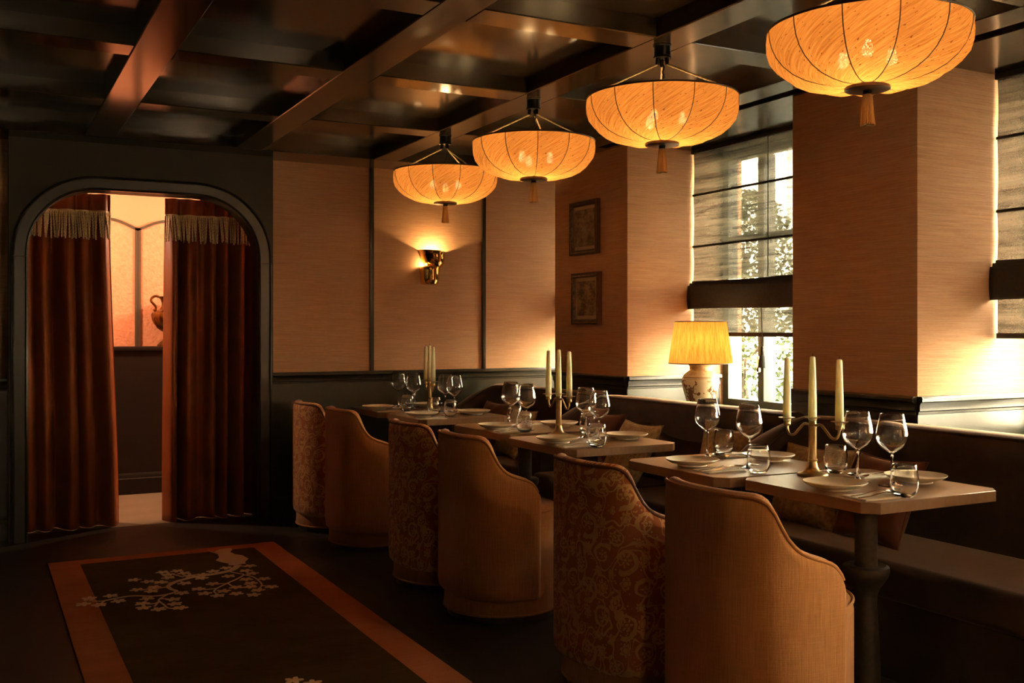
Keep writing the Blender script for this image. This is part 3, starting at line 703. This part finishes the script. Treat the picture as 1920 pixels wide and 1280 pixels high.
# ---------------------------------------------------------------- barrel chairs
SLOPE = [(-.30,.826),(-.21,.824),(-.196,.818),(-.182,.806),(-.168,.782),(-.153,.745),(-.136,.711),(-.118,.688),(-.099,.672),(-.079,.662),(-.057,.654),(-.03,.646),(0,.635),(.017,.624),(.035,.604),(.05,.575)]
def chair_path():
    pts = []; hw = .295; ax = .26
    for k in range(11): pts.append((.045-.045*k/10, -hw))
    for k in range(1, 40):
        a = PI*k/40; ex = .82
        cc, ss = math.cos(a), math.sin(a)
        pts.append((-ax*(abs(ss)**ex), -hw*math.copysign(abs(cc)**ex, cc)))
    for k in range(11): pts.append((.045*k/10, hw))
    return pts
def make_chair(kind, label):
    mat = LINEN if kind == 'plain' else DAMASK
    t = thing('barrel_chair', label, 'chair', (0,0,0), 0, 'barrel chairs along the tables')
    P = chair_path(); n = len(P); b = B(); v = []; uv = []; arc = 0; tops = []
    TH = .058
    ends = [0]+list(range(n))+[n-1]
    for q, i in enumerate(ends):
        x, y = P[i]; a = P[max(i-1,0)]; c = P[min(i+1,n-1)]; tx, ty = c[0]-a[0], c[1]-a[1]; l = math.hypot(tx,ty); nx, ny = ty/l, -tx/l   # inward
        if q > 0 and ends[q] != ends[q-1]: arc += math.hypot(x-P[ends[q-1]][0], y-P[ends[q-1]][1])
        h = interp(SLOPE, x); cap = q in (0, len(ends)-1)
        if cap: x += .018; h -= .025
        k = .30 if cap else 0; mid = TH/2
        sec = [(TH*.5,.102),(.014,.104),(.003,.118),(0,.15),(0,h-.05),(.002,h-.022),(.014,h-.004),(.029,h),(TH-.014,h-.004),(TH-.002,h-.022),(TH,h-.05),(TH,.30)]
        for o, z in sec:
            o2 = mid+(o-mid)*(1-k*1.6); bul = .006*math.sin(PI*min(1,max(0,(z-.1)/.7)))
            v.append((x+nx*(o2-(bul if o < .02 else 0)), y+ny*(o2-(bul if o < .02 else 0)), z)); uv.append((arc+(o if o > .03 else 0)*.5, z-(.9*(o-.029) if o > .029 and z < h-.03 else 0)*0))
        if not cap: tops.append((x+nx*.003, y+ny*.003, h-.010))
    m = len(sec); N = len(ends)
    f = [(i*m+k, (i+1)*m+k, (i+1)*m+k+1, i*m+k+1) for i in range(N-1) for k in range(m-1)]
    f += [tuple(range(m))[::-1], tuple(range((N-1)*m, N*m))]
    b.add(v, f); b.uv = uv
    b.build('backrest_shell', mat, t, smooth=60)
    B().tube(tops, .0058, 8).build('piping', LINEN if kind == 'plain' else RUSTPIPE, t)
    # seat drum
    prof = [(.001,.505),(.12,.503),(.21,.497),(.245,.488),(.258,.472),(.262,.45),(.262,.10),(.263,.035),(.259,.028)]
    sb = B(); sg = 56; vv = []; uu = []
    for r, z in prof:
        for k in range(sg+1):
            a = 2*PI*k/sg+PI; vv.append((.012+r*math.cos(a), r*math.sin(a), z)); uu.append((.249*a, z if r > .24 else z+(.249-r)))
    ff = [(i*(sg+1)+k, i*(sg+1)+k+1, (i+1)*(sg+1)+k+1, (i+1)*(sg+1)+k) for i in range(len(prof)-1) for k in range(sg)]
    sb.add(vv, ff); sb.uv = uu
    sb.build('seat', LINEN, t, smooth=50)
    for z, r in ((.478,.260),(.036,.264)):
        B().tube([(.012+r*math.cos(2*PI*k/48), r*math.sin(2*PI*k/48), z) for k in range(48)], .005, 6, closed=True).build('seat_piping', LINEN, t)
    B().lathe([(.248,.03),(.248,0),(.001,0)], 40, cx=.012).build('plinth', WALNUT, t, merge=True)
    return t
CH = [(2.09,6.50,'pattern'),(2.11,5.86,'plain'),(2.13,4.84,'pattern'),(2.13,4.20,'plain'),(2.13,3.125,'pattern'),(2.13,2.425,'plain')]
CHL = ['farthest barrel chair, patterned rust and gold damask, beside the far wall', 'plain copper linen barrel chair, second from the doorway',
       'patterned damask barrel chair, third from the doorway', 'plain copper linen barrel chair in the middle of the row, seat and base in view',
       'nearest patterned rust and gold damask barrel chair', 'nearest barrel chair, plain copper linen, at the bottom of the picture']
proto = {}
for (x, y, k), lab in zip(CH, CHL):
    if k not in proto: o = make_chair(k, lab); proto[k] = o; o.location = (x, y, 0)
    else: dup(proto[k], (x, y, 0), 0, lab)

# ---------------------------------------------------------------- tableware
PLATES = [((2.40,6.537),(2.79,6.60)),((2.44,5.864),(2.80,5.871)),((2.50,4.948),(2.86,4.90)),((2.45,4.21),(2.83,4.192)),((2.497,3.241),(2.87,3.221)),((2.545,2.532),(2.916,2.522))]
STEMS = [((2.602,6.399),(2.601,6.671)),((2.70,5.949),(2.72,6.14)),((2.605,4.811),(2.62,5.022)),((2.612,4.102),(2.69,4.346)),((2.66,3.094),(2.694,3.396)),((2.771,2.497),(2.743,2.623))]
TUMB = [((2.53,6.33),(2.70,6.70)),((2.596,5.775),(2.59,6.02)),((2.544,4.72),(2.71,5.145)),((2.514,3.965),(2.788,4.485)),((2.59,2.962),(2.846,3.475)),((2.625,2.315),(2.842,2.825))]
GRP = dict(p='dinner plates', w='wine glasses', t='water tumblers', n='folded napkins', f='dinner forks', s='dinner spoons')
SIDE = ('chair side', 'window side')
def lab(kind, i, s): return '%s on the %s of the %s table' % (kind, SIDE[s], ORD[i])
protos = {}
def place(kind, maker, loc, rotz, label):
    if kind not in protos: protos[kind] = maker(label); protos[kind].location = loc; protos[kind].rotation_euler = (0,0,rotz)
    else: dup(protos[kind], loc, rotz, label)
def mk_plate(label):
    t = thing('plate', label, 'plate', group=GRP['p'])
    B().lathe([(.001,.008),(.060,.008),(.085,.013),(.100,.022),(.105,.0265),(.1045,.0285),(.0985,.0255),(.084,.017),(.06,.0125),(.001,.012)], 56).build('plate_body', CERAMIC, t, merge=True, smooth=60)
    B().lathe([(.056,.009),(.057,.001),(.054,0),(.050,.001),(.050,.009)], 40).build('foot_ring', CERAMIC, t)
    return t
def mk_wine(label):
    t = thing('wine_glass', label, 'glass', group=GRP['w'])
    B().lathe([(.0008,.1105),(.006,.112),(.018,.120),(.036,.132),(.048,.148),(.0525,.163),(.0525,.175),(.049,.198),(.043,.226),(.0388,.246),(.0382,.2475),(.0374,.246),(.0416,.226),(.0476,.198),(.0510,.175),(.0510,.164),(.0464,.149),(.0345,.1345),(.017,.1235),(.006,.1165),(.0008,.1155)], 48).build('bowl', GLASS, t, merge=True, smooth=80)
    B().lathe([(.0008,.1105),(.0052,.108),(.0042,.095),(.0037,.06),(.0040,.03),(.006,.016),(.013,.0075),(.028,.0038),(.044,.0022),(.0448,.0012),(.044,.0003),(.0008,.0003)], 40).build('stem', GLASS, t, merge=True, smooth=80)
    return t
def mk_tumbler(label):
    t = thing('tumbler', label, 'glass', group=GRP['t'])
    B().lathe([(.0008,.0004),(.024,.0004),(.030,.003),(.037,.014),(.0418,.030),(.0435,.046),(.0430,.064),(.0402,.086),(.0372,.104),(.0366,.105),(.0359,.104),(.0389,.086),(.0416,.064),(.0421,.046),(.0404,.031),(.0350,.0165),(.026,.009),(.0008,.007)], 48).build('tumbler_wall', GLASS, t, merge=True, smooth=80)
    return t
def mk_napkin(label):
    t = thing('napkin', label, 'napkin', group=GRP['n'])
    for k in range(3):
        B().box(-.085+.001*k, .085-.0015*k, -.055+.001*k, .055-.0012*k, .0016*k, .0016*k+.0013).build('napkin_fold', NAPKIN, t, bevel=.0005, segs=1)
    return t
def strip(bb, pts, th=.0012):
    """flat bar through (x, halfwidth, z, yoff) stations"""
    v = []; f = []; n = len(pts)
    for x, w, z, y in pts: v += [(x,y-w,z),(x,y+w,z),(x,y+w*.7,z-th),(x,y-w*.7,z-th)]
    for i in range(n-1):
        for j in range(4): f.append((4*i+j, 4*i+4+j, 4*i+4+(j+1)%4, 4*i+(j+1)%4))
    f += [(0,1,2,3),(4*n-4,4*n-1,4*n-2,4*n-3)]; bb.add(v, f)
ZN = .0065
def mk_fork(label):
    t = thing('fork', label, 'fork', group=GRP['f'])
    a = B(); strip(a, [(-.095,.004,ZN,0),(-.088,.0065,ZN,0),(-.04,.0045,ZN+.001,0),(.01,.0028,ZN+.006,0),(.035,.003,ZN+.009,0)], .002); a.build('handle', STEEL, t, smooth=50)
    h = B(); strip(h, [(.033,.003,ZN+.009,0),(.045,.0115,ZN+.007,0),(.058,.0125,ZN+.004,0)], .0015)
    for k in range(4):
        y = -.0096+.0064*k; strip(h, [(.056,.0020,ZN+.0045,y),(.075,.0018,ZN+.002,y),(.090,.0015,ZN+.004,y*.95),(.100,.0006,ZN+.008,y*.92)], .0014)
    h.build('tines', STEEL, t, smooth=50); return t
def mk_spoon(label):
    t = thing('spoon', label, 'spoon', group=GRP['s'])
    a = B(); strip(a, [(-.095,.004,ZN,0),(-.088,.0068,ZN,0),(-.04,.0045,ZN+.001,0),(.01,.0028,ZN+.007,0),(.042,.0032,ZN+.010,0)], .002); a.build('handle', STEEL, t, smooth=50)
    def fn(s):
        def g(u, w):
            r = u; an = 2*PI*w; x = .068+.030*r*math.cos(an); y = (.019-.003*math.cos(an))*r*math.sin(an)
            return (x, y, ZN+.010-.009*(1-r*r)-s)
        return g
    B().grid(8, 28, fn(0)).grid(8, 28, fn(.0012)).build('spoon_bowl', STEEL, t, smooth=60, merge=False, fix=False); return t
for i in range(6):
    for s in (0, 1):
        (px, py) = PLATES[i][s]
        place('plate', mk_plate, (px, py, .75), 0, lab('shallow cream stoneware plate', i, s))
        (gx, gy) = STEMS[i][s]; place('wine', mk_wine, (gx, gy, .75), 0, lab('tall clear stemmed wine glass', i, s))
        (tx, ty) = TUMB[i][s]; place('tumbler', mk_tumbler, (tx, ty, .75), 0, lab('clear stemless water tumbler', i, s))
        if s == 0: nx, ny, rz = px-.005, py-.172, -.06
        else: nx, ny, rz = px-.03, py+.172, PI-.05
        if s == 1 and ny+.06 > TB[i][3]: ny = TB[i][3]-.062
        if s == 0 and ny-.06 < TB[i][2]: ny = TB[i][2]+.062
        if s == 0 and nx-.09 < TB[i][0]: nx = TB[i][0]+.095
        place('napkin', mk_napkin, (nx, ny, .75), rz, lab('folded white linen napkin under cutlery', i, s))
        q = -1 if s else 1
        place('fork', mk_fork, (nx+.012*q, ny+.026*q, .75), rz+.16, lab('steel fork lying on the napkin', i, s))
        place('spoon', mk_spoon, (nx+.012*q, ny-.012*q, .75), rz+.10, lab('steel spoon lying on the napkin', i, s))

# candelabra and their candles
CAND = [((2.62,6.165), (.197,.98), 'far', 1), ((2.61,4.478), (.059,.997), 'middle', 3), ((2.717,2.815), (-.16,.987), 'near', 5)]
cproto = None; kproto = None
def mk_candelabrum(label):
    t = thing('candelabrum', label, 'candelabrum', group='brass candelabra on the tables')
    B().lathe([(.001,0),(.054,0),(.056,.004),(.053,.009),(.040,.013),(.026,.02),(.019,.032),(.0155,.052)], 40).build('base', AGEDBRASS, t, merge=True)
    B().lathe([(.0155,.052),(.0175,.054),(.0175,.060),(.0150,.062),(.0142,.10),(.0142,.17),(.0155,.182)], 28).build('column', AGEDBRASS, t)
    def cup(y, z):
        B().lathe([(.001,-.03),(.011,-.03),(.0135,-.026),(.0135,-.022),(.0128,-.018),(.0142,-.004),(.030,-.001),(.0305,.001),(.013,.0012),(.0125,-.016),(.001,-.016)], 28, cy=y).build('candle_cup', AGEDBRASS, t, loc=(0,0,z), merge=True)
    cup(0, .213)
    for s in (-1, 1):
        B().tube(curve([(0,s*.012,.184),(0,s*.036,.187),(0,s*.058,.168),(0,s*.081,.145),(0,s*.101,.143),(0,s*.112,.158),(0,s*.115,.178)], 6), .0052, 10).build('arm', AGEDBRASS, t)
        cup(s*.115, .205)
    return t
def mk_candle(label):
    t = thing('candle', label, 'candle', group='ivory taper candles')
    B().lathe([(.001,0),(.0125,0),(.0155,.010),(.0145,.10),(.0108,.225),(.0095,.236),(.006,.239),(.001,.238)], 28).build('wax', IVORY, t, merge=True)
    B().tube([(0,0,.237),(.0005,0,.244),(.0015,.001,.250)], .0011, 6).build('wick', BLACKMETAL, t)
    return t
for (x, y), (dx, dy), nm, ti in CAND:
    rz = math.atan2(dy, dx)-PI/2; l = '%s brass three-arm candelabrum holding ivory candles' % nm
    if cproto is None: cproto = mk_candelabrum(l); cproto.location = (x, y, .75); cproto.rotation_euler = (0,0,rz)
    else: dup(cproto, (x, y, .75), rz, l)
    for s, pos in ((1, 'left'), (0, 'middle'), (-1, 'right')):
        cl = '%s ivory taper candle in the %s candelabrum' % (pos, nm)
        loc = (x+dx*.115*s, y+dy*.115*s, .75+(.213 if s == 0 else .205)-.0158)
        if kproto is None: kproto = mk_candle(cl); kproto.location = loc
        else: dup(kproto, loc, 0, cl)

# ---------------------------------------------------------------- pendant lamps
FILL_LAMPS = [(2.55, -1.3, 58, 'added fill lamp with opal globe, unseen behind the camera, near the windows'), (.2, -1.9, 15, 'added fill lamp with opal globe, unseen behind the camera, in the middle of the room')]
PEND_P = .205;
def mk_pendant(label):
    t = thing('pendant_lamp', label, 'lamp', group='silk bowl pendants')
    RIM = -.218        # below the beam
    prof = [(.309,0),(.307,-.028),(.300,-.058),(.286,-.088),(.264,-.116),(.233,-.141),(.194,-.160),(.150,-.172),(.108,-.178),(.075,-.179),(.055,-.177)]
    arc = [0]
    for a, b in zip(prof, prof[1:]): arc.append(arc[-1]+math.hypot(a[0]-b[0], a[1]-b[1]))
    B().lathe([(.001,0),(.038,0),(.038,-.004),(.035,-.006),(.035,-.044),(.038,-.047),(.038,-.054),(.001,-.056)], 32).build('canopy', BLACKMETAL, t, merge=True)
    G = 12; nu = 8; gore_me = rib_me = None
    for g in range(G):
        if gore_me is None:
            v = []; uv = []
            for (r, z), s in zip(prof, arc):
                for i in range(nu+1):
                    q = i/nu*2-1; a = q*PI/G; bu = (1-q*q)*.019*min(1, s/.09)*min(1, r/.12)
                    k = min(1, s/arc[-1]); rr = r+bu*(1-k*.6); zz = z-bu*k*.5
                    v.append((rr*math.cos(a), rr*math.sin(a), zz)); uv.append((a*.30, s))
            f = [(j*(nu+1)+i, j*(nu+1)+i+1, (j+1)*(nu+1)+i+1, (j+1)*(nu+1)+i) for j in range(len(prof)-1) for i in range(nu)]
            bb = B().add(v, f); bb.uv = uv; ob = bb.build('shade_panel', SHADE, t, smooth=180); gore_me = ob.data
            rb = B().tube([(r*1.002*math.cos(PI/G), r*1.002*math.sin(PI/G), z-.001) for r, z in prof], .0017, 6).build('rib', WALNUT, t); rib_me = rb.data
        else: ob = link('shade_panel', gore_me, t); rb = link('rib', rib_me, t)
        for q in (ob, rb): q.location = (0, 0, RIM); q.rotation_euler = (0, 0, 2*PI*g/G+.13)
    B().tube([(.308*math.cos(2*PI*k/60), .308*math.sin(2*PI*k/60), RIM) for k in range(60)], .0042, 8, closed=True).build('rim_cord', WALNUT, t)
    B().lathe([(.001,-.182),(.066,-.182),(.070,-.185),(.070,-.193),(.066,-.195),(.001,-.195)], 36).build('bottom_disc', WALNUT, t, loc=(0,0,RIM), merge=True)
    tp = [(.001,-.205),(.012,-.206),(.0145,-.212),(.0165,-.245),(.0205,-.290),(.0225,-.304),(.019,-.303),(.001,-.300)]; tv = []; tg = 48
    for r, z in tp:
        for k in range(tg): tv.append((r*(1+.07*math.cos(k*PI)*min(1, r/.012))*math.cos(2*PI*k/tg), r*(1+.07*math.cos(k*PI)*min(1, r/.012))*math.sin(2*PI*k/tg), z+(.003*math.sin(k*2.3) if z < -.3 else 0)))
    B().add(tv, [(i*tg+k, i*tg+(k+1)%tg, (i+1)*tg+(k+1)%tg, (i+1)*tg+k) for i in range(len(tp)-1) for k in range(tg)]).build('tassel', STRAW, t, loc=(0,0,RIM), smooth=20)
    B().lathe([(.001,-.187),(.0125,-.187),(.0135,-.19),(.0135,-.207),(.001,-.208)], 20).build('tassel_cap', BLACKMETAL, t, loc=(0,0,RIM), merge=True)
    sp = B()
    for k in range(3):
        a = 2*PI*k/3+.55
        B().tube(curve([(.020*math.cos(a), .020*math.sin(a), -.052), (.024*math.cos(a), .024*math.sin(a), -.082)], 2), [.009,.009,.0075], 10).build('cord_grip', BLACKMETAL, t)
        n = 40; P = []
        for i in range(n+1):
            q = i/n; P.append(((.024+(.296-.024)*q)*math.cos(a), (.024+(.296-.024)*q)*math.sin(a), -.082+(RIM+.002+.082)*q))
        B().tube(P, [.0038+.0008*math.sin(i*2.1) for i in range(n+1)], 8).build('rope', ROPE, t)
        # bulb holder arm and bulb
        bx, by = .085*math.cos(a+.6), .085*math.sin(a+.6)
        B().tube([(0,0,RIM-.035),(bx,by,RIM-.045)], .004, 6).build('bulb_arm', BLACKMETAL, t)
        B().lathe([(.001,-.03),(.012,-.028),(.0175,-.016),(.0175,-.006),(.012,.012),(.010,.022),(.001,.023)], 16).build('bulb', BULB, t, loc=(bx,by,RIM-.080), merge=True)
        lamp_light(t, (bx, by, RIM-.080), PEND_P, (1, .62, .26), .022)
    n = 24
    B().tube([(.004*math.cos(i*1.3)+.012*math.sin(i*.26), .004*math.sin(i*1.3), -.054-.200*i/n) for i in range(n+1)], .0032, 6).build('cable', BLACKMETAL, t)
    B().tube([(0,0,RIM-.03),(0,0,RIM-.177)], .005, 8).build('centre_rod', BLACKMETAL, t)
    return t
PL = [(5.64,'farthest silk bowl pendant lamp, hanging in front of the far wall'),(4.54,'silk bowl pendant lamp, second from the far wall'),(3.445,'silk bowl pendant lamp, third from the far wall'),(2.35,'nearest and largest silk bowl pendant lamp, top right')]
pp = None
for y, l in PL:
    if pp is None: pp = mk_pendant(l); pp.location = (2.50, y, BEAMZ)
    else: dup(pp, (2.50, y, BEAMZ), (PL.index((y,l)))*.22, l)

# fill lamps added unseen behind the camera to brighten chairs, rug and curtains
for x, y, pw, l in FILL_LAMPS:
    fl = thing('fill_lamp', l, 'lamp', (x, y, 0), 0, 'added opal fill lamps')
    B().lathe([(.001,0),(.15,0),(.15,.012),(.14,.02),(.02,.026),(.001,.026)], 36).build('base', AGEDBRASS, fl, merge=True)
    B().tube([(0,0,.02),(0,0,1.62)], .011, 10).build('pole', AGEDBRASS, fl)
    B().lathe([(.001,1.61),(.03,1.61),(.035,1.63),(.03,1.655),(.001,1.655)], 20).build('lamp_holder', AGEDBRASS, fl, merge=True)
    B().lathe([(max(.001, .07*math.sin(PI*k/12)), 1.72-.07*math.cos(PI*k/12)) for k in range(13)], 24).build('opal_globe', OPAL, fl, merge=True)
    lamp_light(fl, (0, 0, 1.72), pw, (1, .70, .40), .075)

# ---------------------------------------------------------------- table lamp on the window ledge
tl = thing('table_lamp', 'painted porcelain jar lamp with orange silk shade on the window ledge', 'lamp', (3.86, 4.93, SILLZ))
B().lathe([(.001,0),(.075,0),(.075,.012),(.068,.018),(.001,.018)], 40).build('base', WALNUT, tl, merge=True)
B().lathe([(.001,.018),(.060,.018),(.066,.03),(.084,.08),(.102,.14),(.112,.19),(.110,.215),(.098,.238),(.078,.254),(.066,.262),(.064,.285),(.072,.296),(.070,.300),(.001,.300)], 56).build('jar', PORCELAIN, tl, merge=True)
B().tube([(0,0,.30),(0,0,.40)], .006, 10).build('stem', BRASS, tl)
sh = B(); ns = 72
sh.grid(ns, 6, lambda u, w: ((.192-.038*w)*math.cos(2*PI*u), (.192-.038*w)*math.sin(2*PI*u), .305+.25*w), lambda u, w: (u, w))
sh.build('lamp_shade', LAMPSHADE, tl, smooth=180)
for r, z in ((.192,.305),(.154,.555)):
    B().tube([(r*math.cos(2*PI*k/60), r*math.sin(2*PI*k/60), z) for k in range(60)], .0028, 6, closed=True).build('shade_trim', WALNUT, tl)
for k in range(3):
    a = 2*PI*k/3; B().tube([(0,0,.52),(.153*math.cos(a), .153*math.sin(a), .552)], .0016, 6).build('spoke', BRASS, tl)
B().tube([(0,0,.40),(0,0,.525)], .003, 6).build('harp_rod', BRASS, tl)
B().lathe([(.001,.39),(.014,.395),(.026,.425),(.026,.445),(.012,.465),(.001,.468)], 20).build('bulb', BULB, tl, merge=True)
lamp_light(tl, (.03, 0, .43), .16, (1, .62, .26), .03)

# ---------------------------------------------------------------- roman blinds
def make_blind(a, b, label):
    x = 4.14; t = thing('roman_blind', label, 'blind', (x, (a+b)/2, 0), 0, 'roman blinds'); hw = (b-a)/2-.009
    zs = [2.448, 2.16, 1.826, 1.60]
    for i, (z1, z0) in enumerate(zip(zs, zs[1:])):
        B().grid(30, 8, lambda u, w: (.006*math.sin(PI*w)+.0015*math.sin(u*9+i), -hw+2*hw*u, z0+(z1-z0)*w)).build('blind_panel', SHEER, t, smooth=180)
        if i < 2: B().box(-.006, .006, -hw-.004, hw+.004, z0-.007, z0+.007).build('blind_rod', BLINDARK, t, bevel=.003)
    B().box(-.02, .02, -hw, hw, 2.425, 2.452).build('head_rail', BLINDARK, t, bevel=.004)
    for k, (zt, zb, off) in enumerate(((1.60, 1.435, -.012), (1.585, 1.425, -.026), (1.57, 1.418, -.040))):
        bb = B(); P = []
        def fn(u, w, zt=zt, zb=zb, off=off, k=k): return (off+.007*math.sin(PI*w)*-1, -hw-.006*k+2*(hw+.006*k)*u, zt+(zb-zt)*w+.004*math.sin(u*7+k))
        o = bb.grid(30, 10, fn).build('folded_layer', BLINDARK, t, smooth=180); md = o.modifiers.new('thick', 'SOLIDIFY'); md.thickness = .005
    B().grid(30, 4, lambda u, w: (.002*math.sin(u*8), -hw+2*hw*u, 1.268+.162*w)).build('blind_panel', SHEER, t, smooth=180)
    B().box(-.007, .007, -hw-.002, hw+.002, 1.245, 1.270).build('bottom_bar', BLINDARK, t, bevel=.003)
    B().tube([(-.016,0,2.43),(-.016,0,1.60)], .0028, 6).build('lift_cord', BLINDARK, t)
    B().tube([(-.058,.01,1.44),(-.050,.01,1.19)], .0022, 6).build('pull_cord', BLINDARK, t)
    tz = B().lathe([(.001,.0),(.007,-.002),(.010,-.010),(.007,-.020),(.011,-.024),(.013,-.045),(.012,-.050),(.018,-.060),(.024,-.125),(.022,-.128),(.001,-.126)], 24)
    tz.build('tassel', plain('charcoal_tassel', (.05,.052,.045), .8), t, loc=(-.05,.01,1.19), merge=True)
make_blind(6.28, 7.0, 'dark sheer roman blind in the corner window behind the picture pier')
make_blind(3.90, 5.37, 'dark sheer roman blind half lowered above the table lamp')
make_blind(1.66, 3.13, 'dark sheer roman blind at the right edge of the picture')

# ---------------------------------------------------------------- brass wall light
sc_ = thing('wall_light', 'polished brass wall light of two stacked cups on the far wall', 'lamp', (2.975, 7.0, 1.62))
def half_cup(name, stations, nseg=28, th=.003):
    """stations: (z_left, z_right, cx, rx, ry): half-oval shells open to the wall"""
    b = B(); v = []
    for zl, zr, cx, rx, ry in stations:
        for k in range(nseg+1):
            a = PI+PI*k/nseg; q = .5+.5*math.cos(a); v.append((cx+rx*math.cos(a), ry*math.sin(a), zl+(zr-zl)*q))
    f = [(i*(nseg+1)+k, i*(nseg+1)+k+1, (i+1)*(nseg+1)+k+1, (i+1)*(nseg+1)+k) for i in range(len(stations)-1) for k in range(nseg)]
    o = b.add(v, f).build(name, BRASS, sc_, smooth=60); md = o.modifiers.new('thick', 'SOLIDIFY'); md.thickness = th; return o
half_cup('lower_cup', [(.0,.0,-.003,.002,.002),(.0,.0,-.003,.056,.064),(.008,.008,-.003,.066,.076),(.04,.04,-.003,.072,.082),(.10,.10,-.003,.079,.090),(.122,.122,-.003,.080,.091),(.133,.133,-.003,.075,.086)])
half_cup('upper_cup', [(.128,.124,.026,.002,.002),(.128,.124,.026,.046,.062),(.142,.138,.025,.068,.084),(.175,.170,.022,.084,.100),(.215,.208,.017,.094,.108),(.246,.234,.014,.099,.112),(.256,.243,.012,.108,.118)])
B().box(-.03, .03, -.012, 0, .05, .20).build('back_plate', BRASS, sc_, bevel=.003)
B().lathe([(.001,-.02),(.010,-.018),(.013,-.006),(.010,.012),(.001,.018)], 16, cx=.012, cy=-.045).build('bulb', BULB, sc_, loc=(0,0,.185), merge=True)
lamp_light(sc_, (.012, -.045, .205), 1.8, (1, .62, .25), .012)
lamp_light(sc_, (-.045, -.030, .145), .45, (1, .62, .25), .012, 'lower_light')

# ---------------------------------------------------------------- framed prints on the pier
def picture(z0, z1, y0, y1, mat, label):
    t = thing('framed_print', label, 'picture', (PX0, (y0+y1)/2, z0), 0, 'framed prints on the pier'); w, h = (y1-y0)/2, z1-z0; fw = .032
    # four mitred frame bars
    prof = [(0,0),(0,.030),(.006,.034),(.014,.028),(.022,.030),(.030,.018),(fw,.012),(fw,0)]
    cs = [(-w,0),(w,0),(w,h),(-w,h)]
    for i in range(4):
        a, b = cs[i], cs[(i+1)%4]; v = []
        for (py, pz) in (a, b):
            sy = -1 if py > 0 else 1; sz = -1 if pz > 0 else 1
            for o, d in prof: v.append((-d, py+sy*o, pz+sz*o))
        m = len(prof); f = [(k, (k+1)%m, m+(k+1)%m, m+k) for k in range(m)]+[tuple(range(m)), tuple(range(m,2*m))[::-1]]
        B().add(v, f).build('frame_bar', GILT, t, smooth=40)
    B().box(-.012, -.004, -w+fw-.004, w-fw+.004, fw-.004, h-fw+.004).build('mat_board', MATBOARD, t, smooth=0)
    B().box(-.0135, -.011, -w+fw+.022, w-fw-.022, fw+.024, h-fw-.024).build('print', mat, t, smooth=0)
    for s in (-1,): B().box(-.031, -.001, -w-.003, -w, 0, h).build('frame_edge', FRAMESIDE, t, smooth=0)
picture(1.79, 2.15, 5.685, 6.035, print_mat('print_upper', 1.3), 'upper framed sepia print on the dark pier')
picture(1.325, 1.668, 5.665, 6.01, print_mat('print_lower', 3.1), 'lower framed sepia print on the dark pier')

# ---------------------------------------------------------------- outside the windows
struct(B().box(LEFTX, 4.55, FRONTY, 8.8, 2.75, 11).build('wall_sun_block', FACADE, smooth=0))  # unseen block added above the ceiling to keep sun off the street trees
struct(B().box(4.6, 60, -40, 70, -.25, -.15).build('street_ground', ASPHALT, smooth=0))
bd = thing('house', 'pale rendered house across the street seen through the blinds', 'building', (19, 18, -.15))
B().box(0, 6, -40, 40, 0, 7.6).build('house_wall', FACADE, bd, smooth=0)
B().box(-.25, 6.2, -40, 40, 7.6, 7.85).build('cornice', FACADE, bd, bevel=.03)
for k in range(20):
    y = -38+4*k
    for z0, z1 in ((.9, 2.9), (4.2, 6.6)):
        fr = B(); fr.box(-.06, .02, y-.75, y-.60, z0-.12, z1+.12); fr.box(-.06, .02, y+.60, y+.75, z0-.12, z1+.12); fr.box(-.06, .02, y-.6, y+.6, z1, z1+.12); fr.box(-.10, .02, y-.75, y+.75, z0-.12, z0)
        fo = fr.build('house_window', FACADE, bd, smooth=0)
        B().box(-.02, .01, y-.6, y+.6, z0, z1).build('pane', DARKGLASS, fo, smooth=0)
def tree(loc, h, r, nleaf, label, seed):
    rnd = random.Random(seed); t = thing('street_tree', label, 'tree', loc, 0, 'street trees outside the windows')
    B().tube(curve([(0,0,0),(.04,.03,h*.3),(-.03,.05,h*.6),(.02,0,h*.9)], 4), [.055-.003*k for k in range(13)], 8).build('trunk', BARK, t)
    br = B()
    for k in range(9):
        a = rnd.uniform(0, 2*PI); z = rnd.uniform(.25, .8)*h
        br.tube(curve([(0,0,z),(.4*r*math.cos(a),.4*r*math.sin(a),z+.2),(.9*r*math.cos(a),.9*r*math.sin(a),z+.45)], 3), [.018-.0016*i for i in range(7)], 5)
    br.build('branches', BARK, t)
    lv = B()
    for k in range(nleaf):
        a = rnd.uniform(0, 2*PI); q = r*rnd.random()**.4; z = h*(.18+.95*rnd.random()); q *= math.sin(PI*min(1,max(.08,(z/h-.05)/1.1)))**.5
        c = Vector((q*math.cos(a), q*math.sin(a), z)); d = Vector((rnd.gauss(0,1), rnd.gauss(0,1), rnd.gauss(0,.7))).normalized(); e = d.cross(Vector((rnd.gauss(0,1),rnd.gauss(0,1),rnd.gauss(0,1)))).normalized()
        l = rnd.uniform(.035, .06); w = l*.32; lv.add([c, c+d*l*.5+e*w, c+d*l, c+d*l*.5-e*w], [(0,1,2,3)])
    o = lv.build('foliage', LEAF, t, smooth=0, fix=False); o['kind'] = 'stuff'
tree((5.75, 6.75, -.15), 2.3, .62, 9000, 'small leafy street tree outside the window behind the table lamp', 3)
tree((6.6, 8.9, -.15), 3.0, .8, 5000, 'taller street tree farther down the street outside the window', 5)
